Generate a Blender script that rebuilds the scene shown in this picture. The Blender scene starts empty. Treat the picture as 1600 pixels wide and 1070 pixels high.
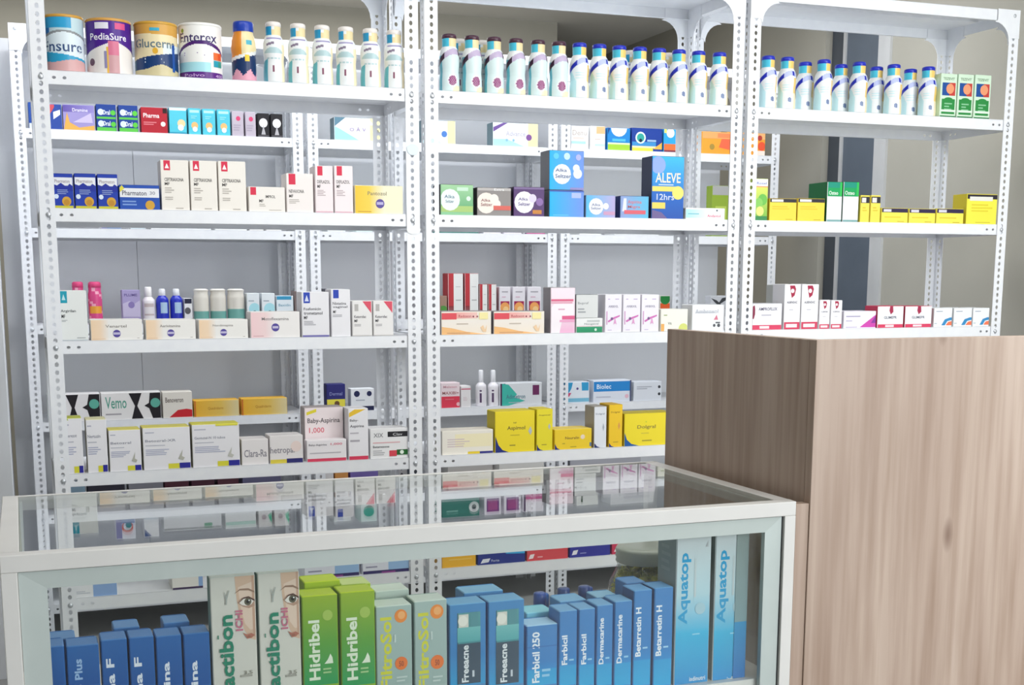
import bpy, bmesh, math, random
from mathutils import Vector, Matrix
random.seed(7)
PI = math.pi
S = bpy.context.scene
COL = S.collection

# ---------------------------------------------------------------- camera
F, PX, PY = 2009.64, 772.11, 770.44            # focal length and principal point, pixels of a 1600 x 1070 frame
YAW, PITCH, ROLL = 0.353435, 0.164162, -0.00071
CAM = Vector((-0.0726, -3.5027, 1.30))
fwd = Vector((math.sin(YAW)*math.cos(PITCH), math.cos(YAW)*math.cos(PITCH), -math.sin(PITCH)))
rgt = Vector((math.cos(YAW), -math.sin(YAW), 0)); upv = rgt.cross(fwd)
R2 = rgt*math.cos(ROLL)+upv*math.sin(ROLL); U2 = upv*math.cos(ROLL)-rgt*math.sin(ROLL)
cd = bpy.data.cameras.new('camera'); cam = bpy.data.objects.new('camera', cd); COL.objects.link(cam)
cd.sensor_width = 36; cd.lens = F/1600*36; cd.clip_start = 0.05
cd.shift_x = (800-PX)/1600; cd.shift_y = (PY-535)/1600
cam.matrix_world = Matrix(((R2.x, U2.x, -fwd.x, CAM.x), (R2.y, U2.y, -fwd.y, CAM.y), (R2.z, U2.z, -fwd.z, CAM.z), (0, 0, 0, 1)))
S.camera = cam

# ---------------------------------------------------------------- light
S.view_settings.view_transform = 'Standard'; S.view_settings.look = 'None'
S.view_settings.gamma = 1; S.view_settings.use_curve_mapping = False
S.view_settings.exposure = 0.0
w = bpy.data.worlds.new('daylight'); S.world = w; w.use_nodes = True
w.node_tree.nodes['Background'].inputs[0].default_value = (0.86, 0.93, 1.0, 1)
w.node_tree.nodes['Background'].inputs[1].default_value = 0.8
def area(name, loc, target, sx, sy, power, col=(1, 1, 1)):
    l = bpy.data.lights.new(name, 'AREA'); l.shape = 'RECTANGLE'; l.size = sx; l.size_y = sy
    l.energy = power; l.color = col
    o = bpy.data.objects.new(name, l); COL.objects.link(o); o.location = loc
    o.rotation_euler = (Vector(target)-Vector(loc)).to_track_quat('-Z', 'Y').to_euler()
    return o
area('daylight_opening', (2.6, -5.2, 1.6), (1.3, 0, 1.1), 1.8, 2.0, 98, (0.93, 0.97, 1.0))
area('side_window_light', (3.2, -2.3, 1.75), (1.2, 0.6, 1.2), 1.3, 1.3, 44, (0.93, 0.97, 1.0))
area('ceiling_panel_light', (2.0, -3.0, 2.59), (2.0, -3.0, 0), 1.2, 0.6, 8, (1, 0.98, 0.95))
area('ceiling_panel_light', (1.7, -1.25, 2.59), (1.7, -1.25, 0), 1.8, 0.9, 17, (1, 0.98, 0.95))
area('ceiling_panel_light', (0.3, -0.75, 2.59), (0.3, -0.75, 0), 1.2, 0.3, 8, (1, 0.98, 0.95))
area('aisle_fill_light', (1.4, 0.84, 2.59), (1.4, 0.84, 0), 3.0, 0.45, 40, (0.93, 0.96, 1.0))  # added fill, not a known lamp: brightens the rear racks and panelling
area('rear_room_fill_light', (0.9, 2.3, 2.59), (0.9, 2.3, 0), 2.6, 0.3, 22, (1, 0.97, 0.92))  # unseen fill added behind the panelling to lift the back wall

# ---------------------------------------------------------------- helpers
def lin(h):
    h = h.lstrip('#'); v = [int(h[i:i+2], 16)/255 for i in (0, 2, 4)]
    return tuple(c/12.92 if c <= .04045 else ((c+.055)/1.055)**2.4 for c in v)+(1.0,)
def hit(x, y, axis, val):
    d = fwd + R2*((x-PX)/F) - U2*((y-PY)/F)
    return CAM + d*((val-CAM[axis])/d[axis])
def proj(P):
    d = Vector(P)-CAM; z = d.dot(fwd)
    return PX+F*d.dot(R2)/z, PY-F*d.dot(U2)/z
def tag(o, label=None, cat=None, group=None, kind=None):
    if label: o['label'] = label
    if cat: o['category'] = cat
    if group: o['group'] = group
    if kind: o['kind'] = kind
    return o
def empty(name, loc=(0, 0, 0), rz=0):
    o = bpy.data.objects.new(name, None); COL.objects.link(o); o.location = loc; o.rotation_euler = (0, 0, rz)
    o.empty_display_size = .05
    return o
def link(name, mesh, parent=None, loc=(0, 0, 0)):
    o = bpy.data.objects.new(name, mesh); COL.objects.link(o); o.location = loc
    if parent: o.parent = parent
    return o
def copy_tree(o, parent=None):
    c = o.copy(); COL.objects.link(c); c.parent = parent
    for ch in list(o.children): copy_tree(ch, c)
    return c

# ---------------------------------------------------------------- materials
def mat(name, color, rough=.5, metal=0, spec=.5, build=None, coat=0):
    m = bpy.data.materials.new(name); m.use_nodes = True
    nt = m.node_tree; b = nt.nodes['Principled BSDF']
    b.inputs['Base Color'].default_value = lin(color) if isinstance(color, str) else color
    b.inputs['Roughness'].default_value = rough; b.inputs['Metallic'].default_value = metal
    b.inputs['Specular IOR Level'].default_value = spec; b.inputs['Coat Weight'].default_value = coat
    if build: build(nt, b)
    return m
def noise_color(c1, c2, scale=(1, 1, 1), ns=5, detail=3, bump=0):
    def f(nt, b):
        N = nt.nodes; L = nt.links
        tc = N.new('ShaderNodeTexCoord'); mp = N.new('ShaderNodeMapping'); mp.inputs['Scale'].default_value = scale
        n = N.new('ShaderNodeTexNoise'); n.inputs['Scale'].default_value = ns; n.inputs['Detail'].default_value = detail
        r = N.new('ShaderNodeValToRGB'); r.color_ramp.elements[0].color = lin(c1); r.color_ramp.elements[1].color = lin(c2)
        r.color_ramp.elements[0].position = .3; r.color_ramp.elements[1].position = .7
        L.new(tc.outputs['Object'], mp.inputs['Vector']); L.new(mp.outputs[0], n.inputs['Vector'])
        L.new(n.outputs[0], r.inputs[0]); L.new(r.outputs[0], b.inputs['Base Color'])
        if bump:
            bp = N.new('ShaderNodeBump'); bp.inputs['Strength'].default_value = bump; bp.inputs['Distance'].default_value = .002
            L.new(n.outputs[0], bp.inputs['Height']); L.new(bp.outputs[0], b.inputs['Normal'])
    return f
def attr_color(nt, b):
    a = nt.nodes.new('ShaderNodeVertexColor'); a.layer_name = 'Col'
    nt.links.new(a.outputs['Color'], b.inputs['Base Color'])
def wood(nt, b):
    N = nt.nodes; L = nt.links
    tc = N.new('ShaderNodeTexCoord')
    mp = N.new('ShaderNodeMapping'); mp.inputs['Scale'].default_value = (7, 7, .6)
    n = N.new('ShaderNodeTexNoise'); n.inputs['Scale'].default_value = 1.6; n.inputs['Detail'].default_value = 7; n.inputs['Distortion'].default_value = .7
    r = N.new('ShaderNodeValToRGB'); e = r.color_ramp.elements
    e[0].position = .28; e[0].color = lin('A38B7B'); e[1].position = .75; e[1].color = lin('C0AC9D')
    m2 = N.new('ShaderNodeMapping'); m2.inputs['Scale'].default_value = (42, 42, 1.8)
    n2 = N.new('ShaderNodeTexNoise'); n2.inputs['Scale'].default_value = 1.3; n2.inputs['Detail'].default_value = 4
    r2 = N.new('ShaderNodeValToRGB'); r2.color_ramp.elements[0].position = .25; r2.color_ramp.elements[0].color = lin('DDD4CC')
    r2.color_ramp.elements[1].position = .6; r2.color_ramp.elements[1].color = (1, 1, 1, 1)
    # small dark knots
    m3 = N.new('ShaderNodeMapping'); m3.inputs['Scale'].default_value = (9, 9, 3.2)
    v = N.new('ShaderNodeTexVoronoi'); v.inputs['Scale'].default_value = 1.0
    r3 = N.new('ShaderNodeValToRGB'); r3.color_ramp.elements[0].position = .03; r3.color_ramp.elements[0].color = lin('9A8070')
    r3.color_ramp.elements[1].position = .11; r3.color_ramp.elements[1].color = (1, 1, 1, 1)
    x = N.new('ShaderNodeMix'); x.data_type = 'RGBA'; x.blend_type = 'MULTIPLY'; x.inputs[0].default_value = 1
    x2 = N.new('ShaderNodeMix'); x2.data_type = 'RGBA'; x2.blend_type = 'MULTIPLY'; x2.inputs[0].default_value = .8
    for m_, n_ in ((mp, n), (m2, n2), (m3, v)):
        L.new(tc.outputs['Object'], m_.inputs['Vector']); L.new(m_.outputs[0], n_.inputs['Vector'])
    L.new(n.outputs[0], r.inputs[0]); L.new(n2.outputs[0], r2.inputs[0]); L.new(v.outputs['Distance'], r3.inputs[0])
    L.new(r.outputs[0], x.inputs[6]); L.new(r2.outputs[0], x.inputs[7])
    L.new(x.outputs[2], x2.inputs[6]); L.new(r3.outputs[0], x2.inputs[7]); L.new(x2.outputs[2], b.inputs['Base Color'])
def glass_mat(name, tint, extra=0.0):
    m = bpy.data.materials.new(name); m.use_nodes = True; nt = m.node_tree; nt.nodes.clear(); N = nt.nodes; L = nt.links
    out = N.new('ShaderNodeOutputMaterial'); mx = N.new('ShaderNodeMixShader'); t = N.new('ShaderNodeBsdfTransparent')
    g = N.new('ShaderNodeBsdfGlossy'); g.inputs['Roughness'].default_value = .0
    t.inputs[0].default_value = tint
    geo = N.new('ShaderNodeNewGeometry'); fr = N.new('ShaderNodeFresnel')
    ior = N.new('ShaderNodeMapRange'); ior.inputs['To Min'].default_value = 1.52; ior.inputs['To Max'].default_value = 1/1.52
    L.new(geo.outputs['Backfacing'], ior.inputs['Value']); L.new(ior.outputs[0], fr.inputs['IOR'])
    L.new(fr.outputs[0], mx.inputs[0]); L.new(t.outputs[0], mx.inputs[1]); L.new(g.outputs[0], mx.inputs[2]); L.new(mx.outputs[0], out.inputs[0])
    return m
M = dict(
    steel=mat('white_powder_coat', 'EAECF0', .38, build=noise_color('E8EAEF', 'EDEFF2', ns=30)),
    bolt=mat('bolt_zinc', 'C9CDD3', .35, .6, build=noise_color('BFC3C9', 'D2D6DB', ns=60)),
    card=mat('printed_carton', 'FFFFFF', .5, spec=.3, build=attr_color),
    gloss=mat('printed_sleeve', 'FFFFFF', .28, spec=.4, build=attr_color),
    alu=mat('painted_aluminium', 'D6D4D0', .35, build=noise_color('D4D2CE', 'D9D7D3', ns=12)),
    alu_in=mat('anodised_sash', 'B9C3BF', .35, .1, build=noise_color('B6C0BC', 'BDC6C2', ns=12)),
    rubber=mat('dark_gasket', '34383C', .6, build=noise_color('303438', '3A3E42', ns=20)),
    wood=mat('pale_oak_laminate', 'C8B4A5', .45, build=wood),
    wall=mat('greige_wall_paint', 'A9A69B', .85, build=noise_color('A7A499', 'ACA99E', ns=3, bump=.1)),
    wallw=mat('white_wall_panel', 'F3F5F9', .6, build=noise_color('F1F3F8', 'F5F7FA', ns=2)),
    ceil=mat('ceiling_paint', 'E4E3DE', .9, build=noise_color('E2E1DC', 'E7E6E2', ns=3)),
    floor=mat('floor_tile', '8E8D8A', .4, build=noise_color('868583', '969592', ns=4)),
    door=mat('dark_slate_door', '5C6672', .45, build=noise_color('59636F', '606A76', ns=6)),
    door2=mat('darker_slate_door', '464C54', .45, build=noise_color('434951', '4A5058', ns=6)),
    frame=mat('pale_door_frame', 'BFC0C0', .5, build=noise_color('BBBCBC', 'C3C4C4', ns=6)),
    candy=mat('yellow_candy_wrapper', 'DCD44A', .35, build=noise_color('A8AE2A', 'F0E468', ns=60)),
    glass=glass_mat('clear_glass', (.975, .99, .98, 1)),
    jar=glass_mat('jar_glass', (.88, .90, .89, 1)),
)

# ---------------------------------------------------------------- mesh building with printed colours
class Mesh:
    """collects polygons with a colour per corner; build() links ONE mesh object"""
    def __init__(s): s.v = []; s.f = []; s.c = []; s.sm = []
    def poly(s, pts, col, smooth=False):
        n = len(s.v); s.v += [tuple(p) for p in pts]; s.f.append(tuple(range(n, n+len(pts))))
        s.c.append(list(col) if isinstance(col, list) else [col]*len(pts)); s.sm.append(smooth)
    def box(s, x0, y0, z0, x1, y1, z1, front, side=None, top=None, bev=0):
        side = side or front; top = top or side
        a = [(x0, y0), (x1, y0), (x1, y1), (x0, y1)]
        for i, c in ((0, front), (1, side), (2, side), (3, side)):
            p, q = a[i], a[(i+1) % 4]
            s.poly([(p[0], p[1], z0), (q[0], q[1], z0), (q[0], q[1], z1), (p[0], p[1], z1)], c)
        s.poly([(x0, y0, z1), (x1, y0, z1), (x1, y1, z1), (x0, y1, z1)], top)
        s.poly([(x0, y1, z0), (x1, y1, z0), (x1, y0, z0), (x0, y0, z0)], side)
    def mesh(s, name, material, merge=False):
        me = bpy.data.meshes.new(name); me.from_pydata(s.v, [], s.f); me.update()
        ca = me.color_attributes.new('Col', 'FLOAT_COLOR', 'CORNER')
        flat = []
        for c in s.c:
            for k in c: flat += k
        ca.data.foreach_set('color', flat)
        me.polygons.foreach_set('use_smooth', s.sm)
        me.materials.append(material)
        if merge:
            bm = bmesh.new(); bm.from_mesh(me); bmesh.ops.remove_doubles(bm, verts=bm.verts, dist=1e-5); bm.to_mesh(me); bm.free()
        return me
WHITE = lin('FFFFFF')
def solid(boxes, name, material, parent=None, loc=(0, 0, 0), bevel=0):
    m = Mesh()
    for b in boxes: m.box(*b, WHITE)
    me = m.mesh(name, material, merge=bool(bevel))
    if bevel:
        bm = bmesh.new(); bm.from_mesh(me); bmesh.ops.recalc_face_normals(bm, faces=bm.faces)
        bmesh.ops.bevel(bm, geom=bm.edges[:], offset=bevel, segments=2, affect='EDGES', profile=.5)
        bm.to_mesh(me); bm.free()
    return link(name, me, parent, loc)

# text outlines, cached: list of (polygon points) normalised to 0..1 in both directions
_T = {}
def glyphs(text, bold=.012):
    k = (text, bold)
    if k in _T: return _T[k]
    cu = bpy.data.curves.new('t', 'FONT'); cu.body = text; cu.size = 1; cu.offset = bold; cu.resolution_u = 2; cu.fill_mode = 'FRONT'
    ob = bpy.data.objects.new('t', cu); COL.objects.link(ob)
    dg = bpy.context.evaluated_depsgraph_get(); dg.update()
    me = bpy.data.meshes.new_from_object(ob.evaluated_get(dg))
    vs = [v.co.copy() for v in me.vertices]; fs = [tuple(p.vertices) for p in me.polygons]
    bpy.data.objects.remove(ob); bpy.data.curves.remove(cu); bpy.data.meshes.remove(me)
    x0 = min(v.x for v in vs); x1 = max(v.x for v in vs); y0 = min(v.y for v in vs); y1 = max(v.y for v in vs)
    vs = [((v.x-x0)/(x1-x0), (v.y-y0)/(y1-y0)) for v in vs]
    _T[k] = [[vs[i] for i in f] for f in fs]
    return _T[k]

def decals(m, spec, P, asp):
    """print shapes on a face. P(u, v, layer) -> point; asp = width / height of the face"""
    k = 0
    for st in spec.split(';'):
        a = st.split()
        if not a: continue
        k += 1; op = a[0]
        if op in 'rg':
            u0, v0, u1, v1 = map(float, a[1:5]); c1 = lin(a[5]); c2 = lin(a[6]) if len(a) > 6 else c1
            n = 8 if P.wrap else 1
            for i in range(n):
                ua = u0+(u1-u0)*i/n; ub = u0+(u1-u0)*(i+1)/n
                if op == 'r':
                    ca = tuple(c1[j]+(c2[j]-c1[j])*i/n for j in range(4)); cb = tuple(c1[j]+(c2[j]-c1[j])*(i+1)/n for j in range(4))
                    cc = [ca, cb, cb, ca]
                else: cc = [c1, c1, c2, c2]
                m.poly([P(ua, v0, k), P(ub, v0, k), P(ub, v1, k), P(ua, v1, k)], cc)
        elif op == 'c':
            u, v, r = map(float, a[1:4]); c = lin(a[4]); ry = float(a[5]) if len(a) > 5 else r
            m.poly([P(u+r/asp*math.cos(t*PI/8), v+ry*math.sin(t*PI/8), k) for t in range(16)], c)
        elif op == 'p':
            c = lin(a[1]); q = list(map(float, a[2:])); m.poly([P(q[i], q[i+1], k) for i in range(0, len(q), 2)], c)
        elif op in 'tV':
            u0, v0, u1, v1 = map(float, a[1:5]); c = lin(a[5]); tx = ' '.join(a[6:])
            for g in glyphs(tx, .03 if op == 'V' else .012):
                if op == 't': m.poly([P(u0+(u1-u0)*x, v0+(v1-v0)*y, k) for x, y in g], c)
                else: m.poly([P(u1-(u1-u0)*y, v0+(v1-v0)*x, k) for x, y in g], c)
        elif op == 'l':      # rows of small print
            u0, v0, u1, v1 = map(float, a[1:5]); n = int(a[5]); c = lin(a[6]); hh = (v1-v0)/n
            rr = random.Random(len(spec)+k)
            for i in range(n):
                e = u0+(u1-u0)*rr.uniform(.6, 1); b = v0+hh*i
                m.poly([P(u0, b+hh*.2, k), P(e, b+hh*.2, k), P(e, b+hh*.65, k), P(u0, b+hh*.65, k)], c)

def carton(name, X0, X1, Yf, z, h, d, front, spec='', side=None, top=None, left_spec='', back=True, v0=0):
    wd = X1-X0; m = Mesh(); e = .0004
    fc, sc, tc = lin(front), lin(side or front), lin(top or side or front)
    b = min(.0012, wd*.05)
    x0, x1 = -wd/2+e, wd/2-e
    # chamfered upright edges and top rim, so that the board catches light like folded card
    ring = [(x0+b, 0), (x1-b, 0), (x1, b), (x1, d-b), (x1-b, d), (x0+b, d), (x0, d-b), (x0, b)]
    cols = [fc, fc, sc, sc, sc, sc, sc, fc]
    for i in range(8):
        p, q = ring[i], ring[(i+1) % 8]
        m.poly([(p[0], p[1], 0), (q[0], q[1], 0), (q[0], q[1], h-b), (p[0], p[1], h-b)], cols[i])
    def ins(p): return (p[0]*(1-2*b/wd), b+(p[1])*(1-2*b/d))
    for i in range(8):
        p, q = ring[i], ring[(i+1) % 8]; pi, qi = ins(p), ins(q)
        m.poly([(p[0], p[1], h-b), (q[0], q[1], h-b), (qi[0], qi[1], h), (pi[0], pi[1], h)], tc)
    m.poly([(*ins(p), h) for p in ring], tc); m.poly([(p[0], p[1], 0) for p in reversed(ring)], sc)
    # tuck seam across the top
    m.box(x0+.003, d-.0022, h, x1-.003, d-.0012, h+.0006, sc)
    def P(u, v, k): return (x0+b+(x1-x0-2*b)*min(1, max(0, u)), -.00012*k-.00005, (h-b)*min(1, max(0, v0+(1-v0)*v)))
    P.wrap = False
    decals(m, spec, P, wd/(h*(1-v0)))
    if left_spec:
        def Q(u, v, k): return (x0-.00012*k-.00005, d-b-(d-2*b)*u, (h-b)*v)
        Q.wrap = False
        decals(m, left_spec, Q, d/h)
    me = m.mesh(name, M['card'])
    return link(name, me, None, ((X0+X1)/2, Yf, z))

def lathe(m, prof, colfn, segs=48, rings=1, cx=0, cy=0, rot=0, smooth=True):
    """prof: (r, z) list; colfn(angle_deg seen from the front, z)"""
    pr = []
    for i in range(len(prof)-1):
        (r0, z0), (r1, z1) = prof[i], prof[i+1]; n = max(1, int(abs(z1-z0)/rings)) if rings < 1 else 1
        for j in range(n): pr.append((r0+(r1-r0)*j/n, z0+(z1-z0)*j/n))
    pr.append(prof[-1])
    for i in range(len(pr)-1):
        (r0, z0), (r1, z1) = pr[i], pr[i+1]
        for k in range(segs):
            a0 = 2*PI*k/segs; a1 = 2*PI*(k+1)/segs; am = (a0+a1)/2
            deg = math.degrees(am); deg = deg-360 if deg > 180 else deg
            c = colfn(deg, (z0+z1)/2)
            def pt(r, a, z): return (cx+r*math.sin(a+rot), cy-r*math.cos(a+rot), z)
            q = [pt(r0, a0, z0), pt(r0, a1, z0), pt(r1, a1, z1), pt(r1, a0, z1)]
            if r0 < 1e-6: q = q[1:]
            elif r1 < 1e-6: q = q[:3]
            m.poly(q, c, smooth)

# ---------------------------------------------------------------- the room
def struct(name, boxes, m, bevel=0): return tag(solid(boxes, name, m, bevel=bevel), kind='structure')
ZC = 2.62
struct('floor', [(-2.6, -6.2, -.1, 3.5, 5.2, 0)], M['floor'])
struct('ceiling', [(-2.6, -6.2, ZC, 3.5, 5.2, ZC+.1)], M['ceil'])
struct('wall_back', [(-2.6, 2.95, 0, 2.66, 3.07, ZC), (2.54, 3.07, 0, 2.66, 5.0, ZC)], M['wall'])
struct('wall_far', [(2.54, 5.0, 0, 3.5, 5.12, ZC)], M['wall'])
struct('wall_right', [(3.3, -6.2, 0, 3.42, 1.04, ZC), (3.3, 1.47, 0, 3.42, 5.0, ZC), (3.3, 1.04, 2.45, 3.42, 1.47, ZC)], M['wall'])
struct('wall_left', [(-2.72, -6.2, 0, -2.6, 3.07, ZC)], M['wall'])
# white cladding panels behind the rear racks, with open joints, and the short return at the left
pn = []
x = -.10
for xe in (.385, 1.605, 2.825, 2.945):
    pn.append((x, 1.73, 0, xe-.0016, 1.75, 2.175)); x = xe
pn.append((-.10, 1.752, 0, 2.945, 1.765, 2.172))
struct('wall_rear_panelling', pn, M['wallw'])
struct('wall_left_return', [(-.30, .9, 0, -.118, 1.765, 2.175), (-.118, .9, 0, -.112, 1.2, 2.175), (-.118, 1.25, 0, -.112, 1.7, 2.175)], M['wallw'])
struct('dark_strip_rear', [(-.11, 1.715, 0, 2.945, 1.73, .46)], mat('dark_grey_strip', '3E4246', .6, build=noise_color('3B3F43', '424649', ns=6)))  # plain dark grey strip along the foot of the panelling
dr = empty('door_1', (3.3, 1.04, 0)); tag(dr, kind='structure')
solid([(.02, .05, .01, .05, .300, 2.44)], 'door_leaf', M['door'], dr)
solid([(.034, .318, .01, .064, .43, 2.44)], 'door_leaf', M['door2'], dr)
solid([(.012, .300, .01, .05, .318, 2.44)], 'meeting_strip', M['frame'], dr)
solid([(-.012, -.035, 0, .12, .0, 2.47), (-.006, 0, 0, .12, .05, 2.45), (-.004, 0, 2.44, .12, .43, 2.45)], 'door_frame', M['frame'], dr)

# ---------------------------------------------------------------- slotted-angle shelving racks
W, D, HT, FL, TH, LIP = 1.0, .349, 2.158, .038, .0018, .034
LEV = [2.158, 1.8165, 1.481, 1.1463, .8000, .4664, .132]
GAP = .0179
def strip(m, P, wd, s0, s1, holes, ha, hr, t):
    """folded sheet strip with real round holes; P(s, a, n) maps along, across and through"""
    def quad(a, b, c, d): m.poly([a, b, c, d], WHITE)
    half = min(hr*1.7, .0098)
    edges = [s0]
    for h_ in holes: edges += [h_-half, h_+half]
    edges.append(s1)
    for i in range(0, len(edges), 2):
        if edges[i+1]-edges[i] > 1e-5:
            for n, fl in ((0, 0), (t, 1)):
                q = [P(edges[i], 0, n), P(edges[i+1], 0, n), P(edges[i+1], wd, n), P(edges[i], wd, n)]
                quad(*(q if not fl else q[::-1]))
    for h_ in holes:
        outer = [(h_-half, 0), (h_, 0), (h_+half, 0), (h_+half, ha), (h_+half, wd), (h_, wd), (h_-half, wd), (h_-half, ha)]
        inner = [(h_+hr*1.15*math.cos(a), ha+hr*.92*math.sin(a)) for a in [PI*1.25, PI*1.5, PI*1.75, 0, PI*.25, PI*.5, PI*.75, PI]]
        for i in range(8):
            j = (i+1) % 8
            for n in (0, t):
                q = [P(*outer[i], n), P(*outer[j], n), P(*inner[j], n), P(*inner[i], n)]
                quad(*(q if n == 0 else q[::-1]))
            quad(P(*inner[i], 0), P(*inner[j], 0), P(*inner[j], t), P(*inner[i], t))
    for a in (0, wd):
        quad(P(s0, a, 0), P(s1, a, 0), P(s1, a, t), P(s0, a, t))
    for s_ in (s0, s1):
        quad(P(s_, 0, 0), P(s_, wd, 0), P(s_, wd, t), P(s_, 0, t))
def post_mesh(sx, sy):
    """corner at the origin; flanges run towards +sx and +sy"""
    m = Mesh(); hs = [.02+.0205*i for i in range(104)]
    strip(m, lambda s, a, n: (sx*a, sy*n, s), FL, 0, HT, hs, .0205, .0057, TH)
    strip(m, lambda s, a, n: (sx*n, sy*(a+TH), s), FL-TH, 0, HT, hs, .019, .0057, TH)
    return m.mesh('post', M['steel'])
POST = {(sx, sy): post_mesh(sx, sy) for sx in (1, -1) for sy in (1, -1)}
def shelf_mesh():
    m = Mesh(); x0, x1, y0, y1 = .003, W-.003, .003, D-.003; t = .0012
    hs = [.052, .077, W-.077, W-.052]; hy = [.05, .075, D-.075, D-.05]
    strip(m, lambda s, a, n: (s, y0+n, -a), LIP, x0, x1, hs, .017, .0042, t)
    strip(m, lambda s, a, n: (s, y1-n, -a), LIP, x0, x1, hs, .017, .0042, t)
    strip(m, lambda s, a, n: (x0+n, s, -a), LIP, y0, y1, hy, .017, .0042, t)
    strip(m, lambda s, a, n: (x1-n, s, -a), LIP, y0, y1, hy, .017, .0042, t)
    m.box(x0, y0, -t, x1, y1, 0, WHITE)
    m.box(x0, y0, -LIP, x1, y0+.012, -LIP+t, WHITE); m.box(x0, y1-.012, -LIP, x1, y1, -LIP+t, WHITE)
    # pressed stiffening channel under the tray
    ym = (y0+y1)/2
    m.box(x0+.04, ym-.03, -.012, x1-.04, ym+.03, -t, WHITE)
    return m.mesh('shelf', M['steel'])
SHELF = shelf_mesh()
def gusset_mesh(sx, axis, sy=1):
    L_ = .088; m = Mesh(); n = 6
    pts = [(0, 0), (L_, 0), (L_, -.034)]
    cx_, cz_ = L_+.012, -L_-.012
    for i in range(n+1):
        a = PI/2+PI/2*i/n; r_ = .0595
        pts.append((cx_+r_*math.cos(a), cz_+r_*math.sin(a)))
    pts += [(.034, -L_), (0, -L_)]
    t = .0015
    def P(p, o): return (sx*p[0], -o, p[1]) if axis == 0 else (o*sx, sy*p[0], p[1])
    fan = [pts[i] for i in range(len(pts))]
    for i in range(1, len(fan)-1):
        for o in (t, 0): m.poly([P(fan[0], o), P(fan[i], o), P(fan[i+1], o)], WHITE)
    for i in range(len(fan)):
        j = (i+1) % len(fan); m.poly([P(fan[i], 0), P(fan[j], 0), P(fan[j], t), P(fan[i], t)], WHITE)
    return m.mesh('gusset', M['steel'])
GUS = {(sx, ax, sy): gusset_mesh(sx, ax, sy) for sx in (1, -1) for ax in (0, 1) for sy in (1, -1)}
def bolt_mesh():
    m = Mesh()
    lathe(m, [(.0068, 0), (.0062, .002), (.0035, .0038), (0, .0042)], lambda a, z: WHITE, 12)
    me = m.mesh('bolt', M['bolt'], merge=True)
    me.transform(Matrix.Rotation(PI/2, 4, 'X')); return me
BOLT = bolt_mesh()
def make_rack():
    r = empty('shelving_rack')
    for x_, sx in ((0, 1), (W, -1)):
        for y_, sy in ((0, 1), (D, -1)): link('post', POST[sx, sy], r, (x_, y_, 0))
    for z in LEV:
        link('shelf', SHELF, r, (0, .001, z))
        for x_ in (.021, W-.021): link('bolt', BOLT, r, (x_, -.0002, z-.017))
    for x_, sx in ((0, 1), (W, -1)):
        link('gusset', GUS[sx, 0, 1], r, (x_, -.0006, HT+.0012)); link('gusset', GUS[sx, 0, 1], r, (x_, D-.004, HT+.0012))
        link('gusset', GUS[sx, 1, 1], r, (x_+sx*.004, .002, HT-.0012)); link('gusset', GUS[sx, 1, -1], r, (x_+sx*.004, D-.002, HT-.0012))
    return r
PR = make_rack()
XF = [0, 1+GAP, 2+2*GAP]; XB = [-.04, .978, 1.996]; YB = 1.33
racks = []
RN = [('front', 'left'), ('front', 'middle'), ('front', 'right'), ('rear', 'left'), ('rear', 'middle'), ('rear', 'right')]
RL = ['white perforated steel rack, leftmost of the front row, holding the large cans',
      'white perforated steel rack, middle of the front row, holding brown-capped bottles',
      'white perforated steel rack, rightmost of the front row, beside the wooden counter',
      'white perforated steel rack against the panelled wall, leftmost of the rear row',
      'white perforated steel rack against the panelled wall, middle of the rear row',
      'white perforated steel rack against the panelled wall, rightmost of the rear row']
for i in range(6):
    o = PR if i == 0 else copy_tree(PR)
    o.location = (XF[i], 0, 0) if i < 3 else (XB[i-3], YB, 0)
    tag(o, RL[i], 'shelving rack', 'front row of racks' if i < 3 else 'rear row of racks')
# paper tape round the joint between the front left and front middle racks
def tape(z, wd, hh, label, col):
    m = Mesh(); n = 10
    pts = [(wd/2*math.cos(a)*(1+.06*math.sin(5*a)), hh/2*math.sin(a)*(1+.05*math.cos(7*a))) for a in [2*PI*i/20 for i in range(20)]]
    m.poly([(p[0], -.0005, p[1]) for p in pts], lin(col)); m.poly([(p[0], 0, p[1]) for p in reversed(pts)], lin(col))
    for i in range(20):
        p, q = pts[i], pts[(i+1) % 20]; m.poly([(p[0], 0, p[1]), (q[0], 0, q[1]), (q[0], -.0005, q[1]), (p[0], -.0005, p[1])], lin(col))
    tag(link('sticker', m.mesh('sticker', M['card']), None, (.981, -.0014, z)), label, 'sticker')
tape(1.437, .040, .022, 'round white sticker on front left rack post below second shelf', 'EDEFF0')
tape(1.655, .034, .030, 'pale blue sticker on front left rack post above second shelf', 'DCE9F0')

# ---------------------------------------------------------------- wooden counter and the glass display case
ct = empty('wooden_counter', (1.087, -1.80, 0)); tag(ct, 'tall pale oak laminate counter to the right of the glass display case', 'counter')
solid([(0, .0185, .0, .018, .49, 1.2085)], 'side_panel', M['wood'], ct, bevel=.0009)
solid([(0, 0, .0, .9, .018, 1.2085)], 'front_panel', M['wood'], ct, bevel=.0009)
solid([(.882, .0185, .0, .9, .49, 1.2085)], 'side_panel', M['wood'], ct, bevel=.0009)
solid([(.0185, .0185, .88, .8815, .49, .905)], 'worktop', M['alu'], ct, bevel=.001)
solid([(-.0245, .002, .0, -.0005, .022, .952)], 'side_filler', M['wood'], ct, bevel=.001)

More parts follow.
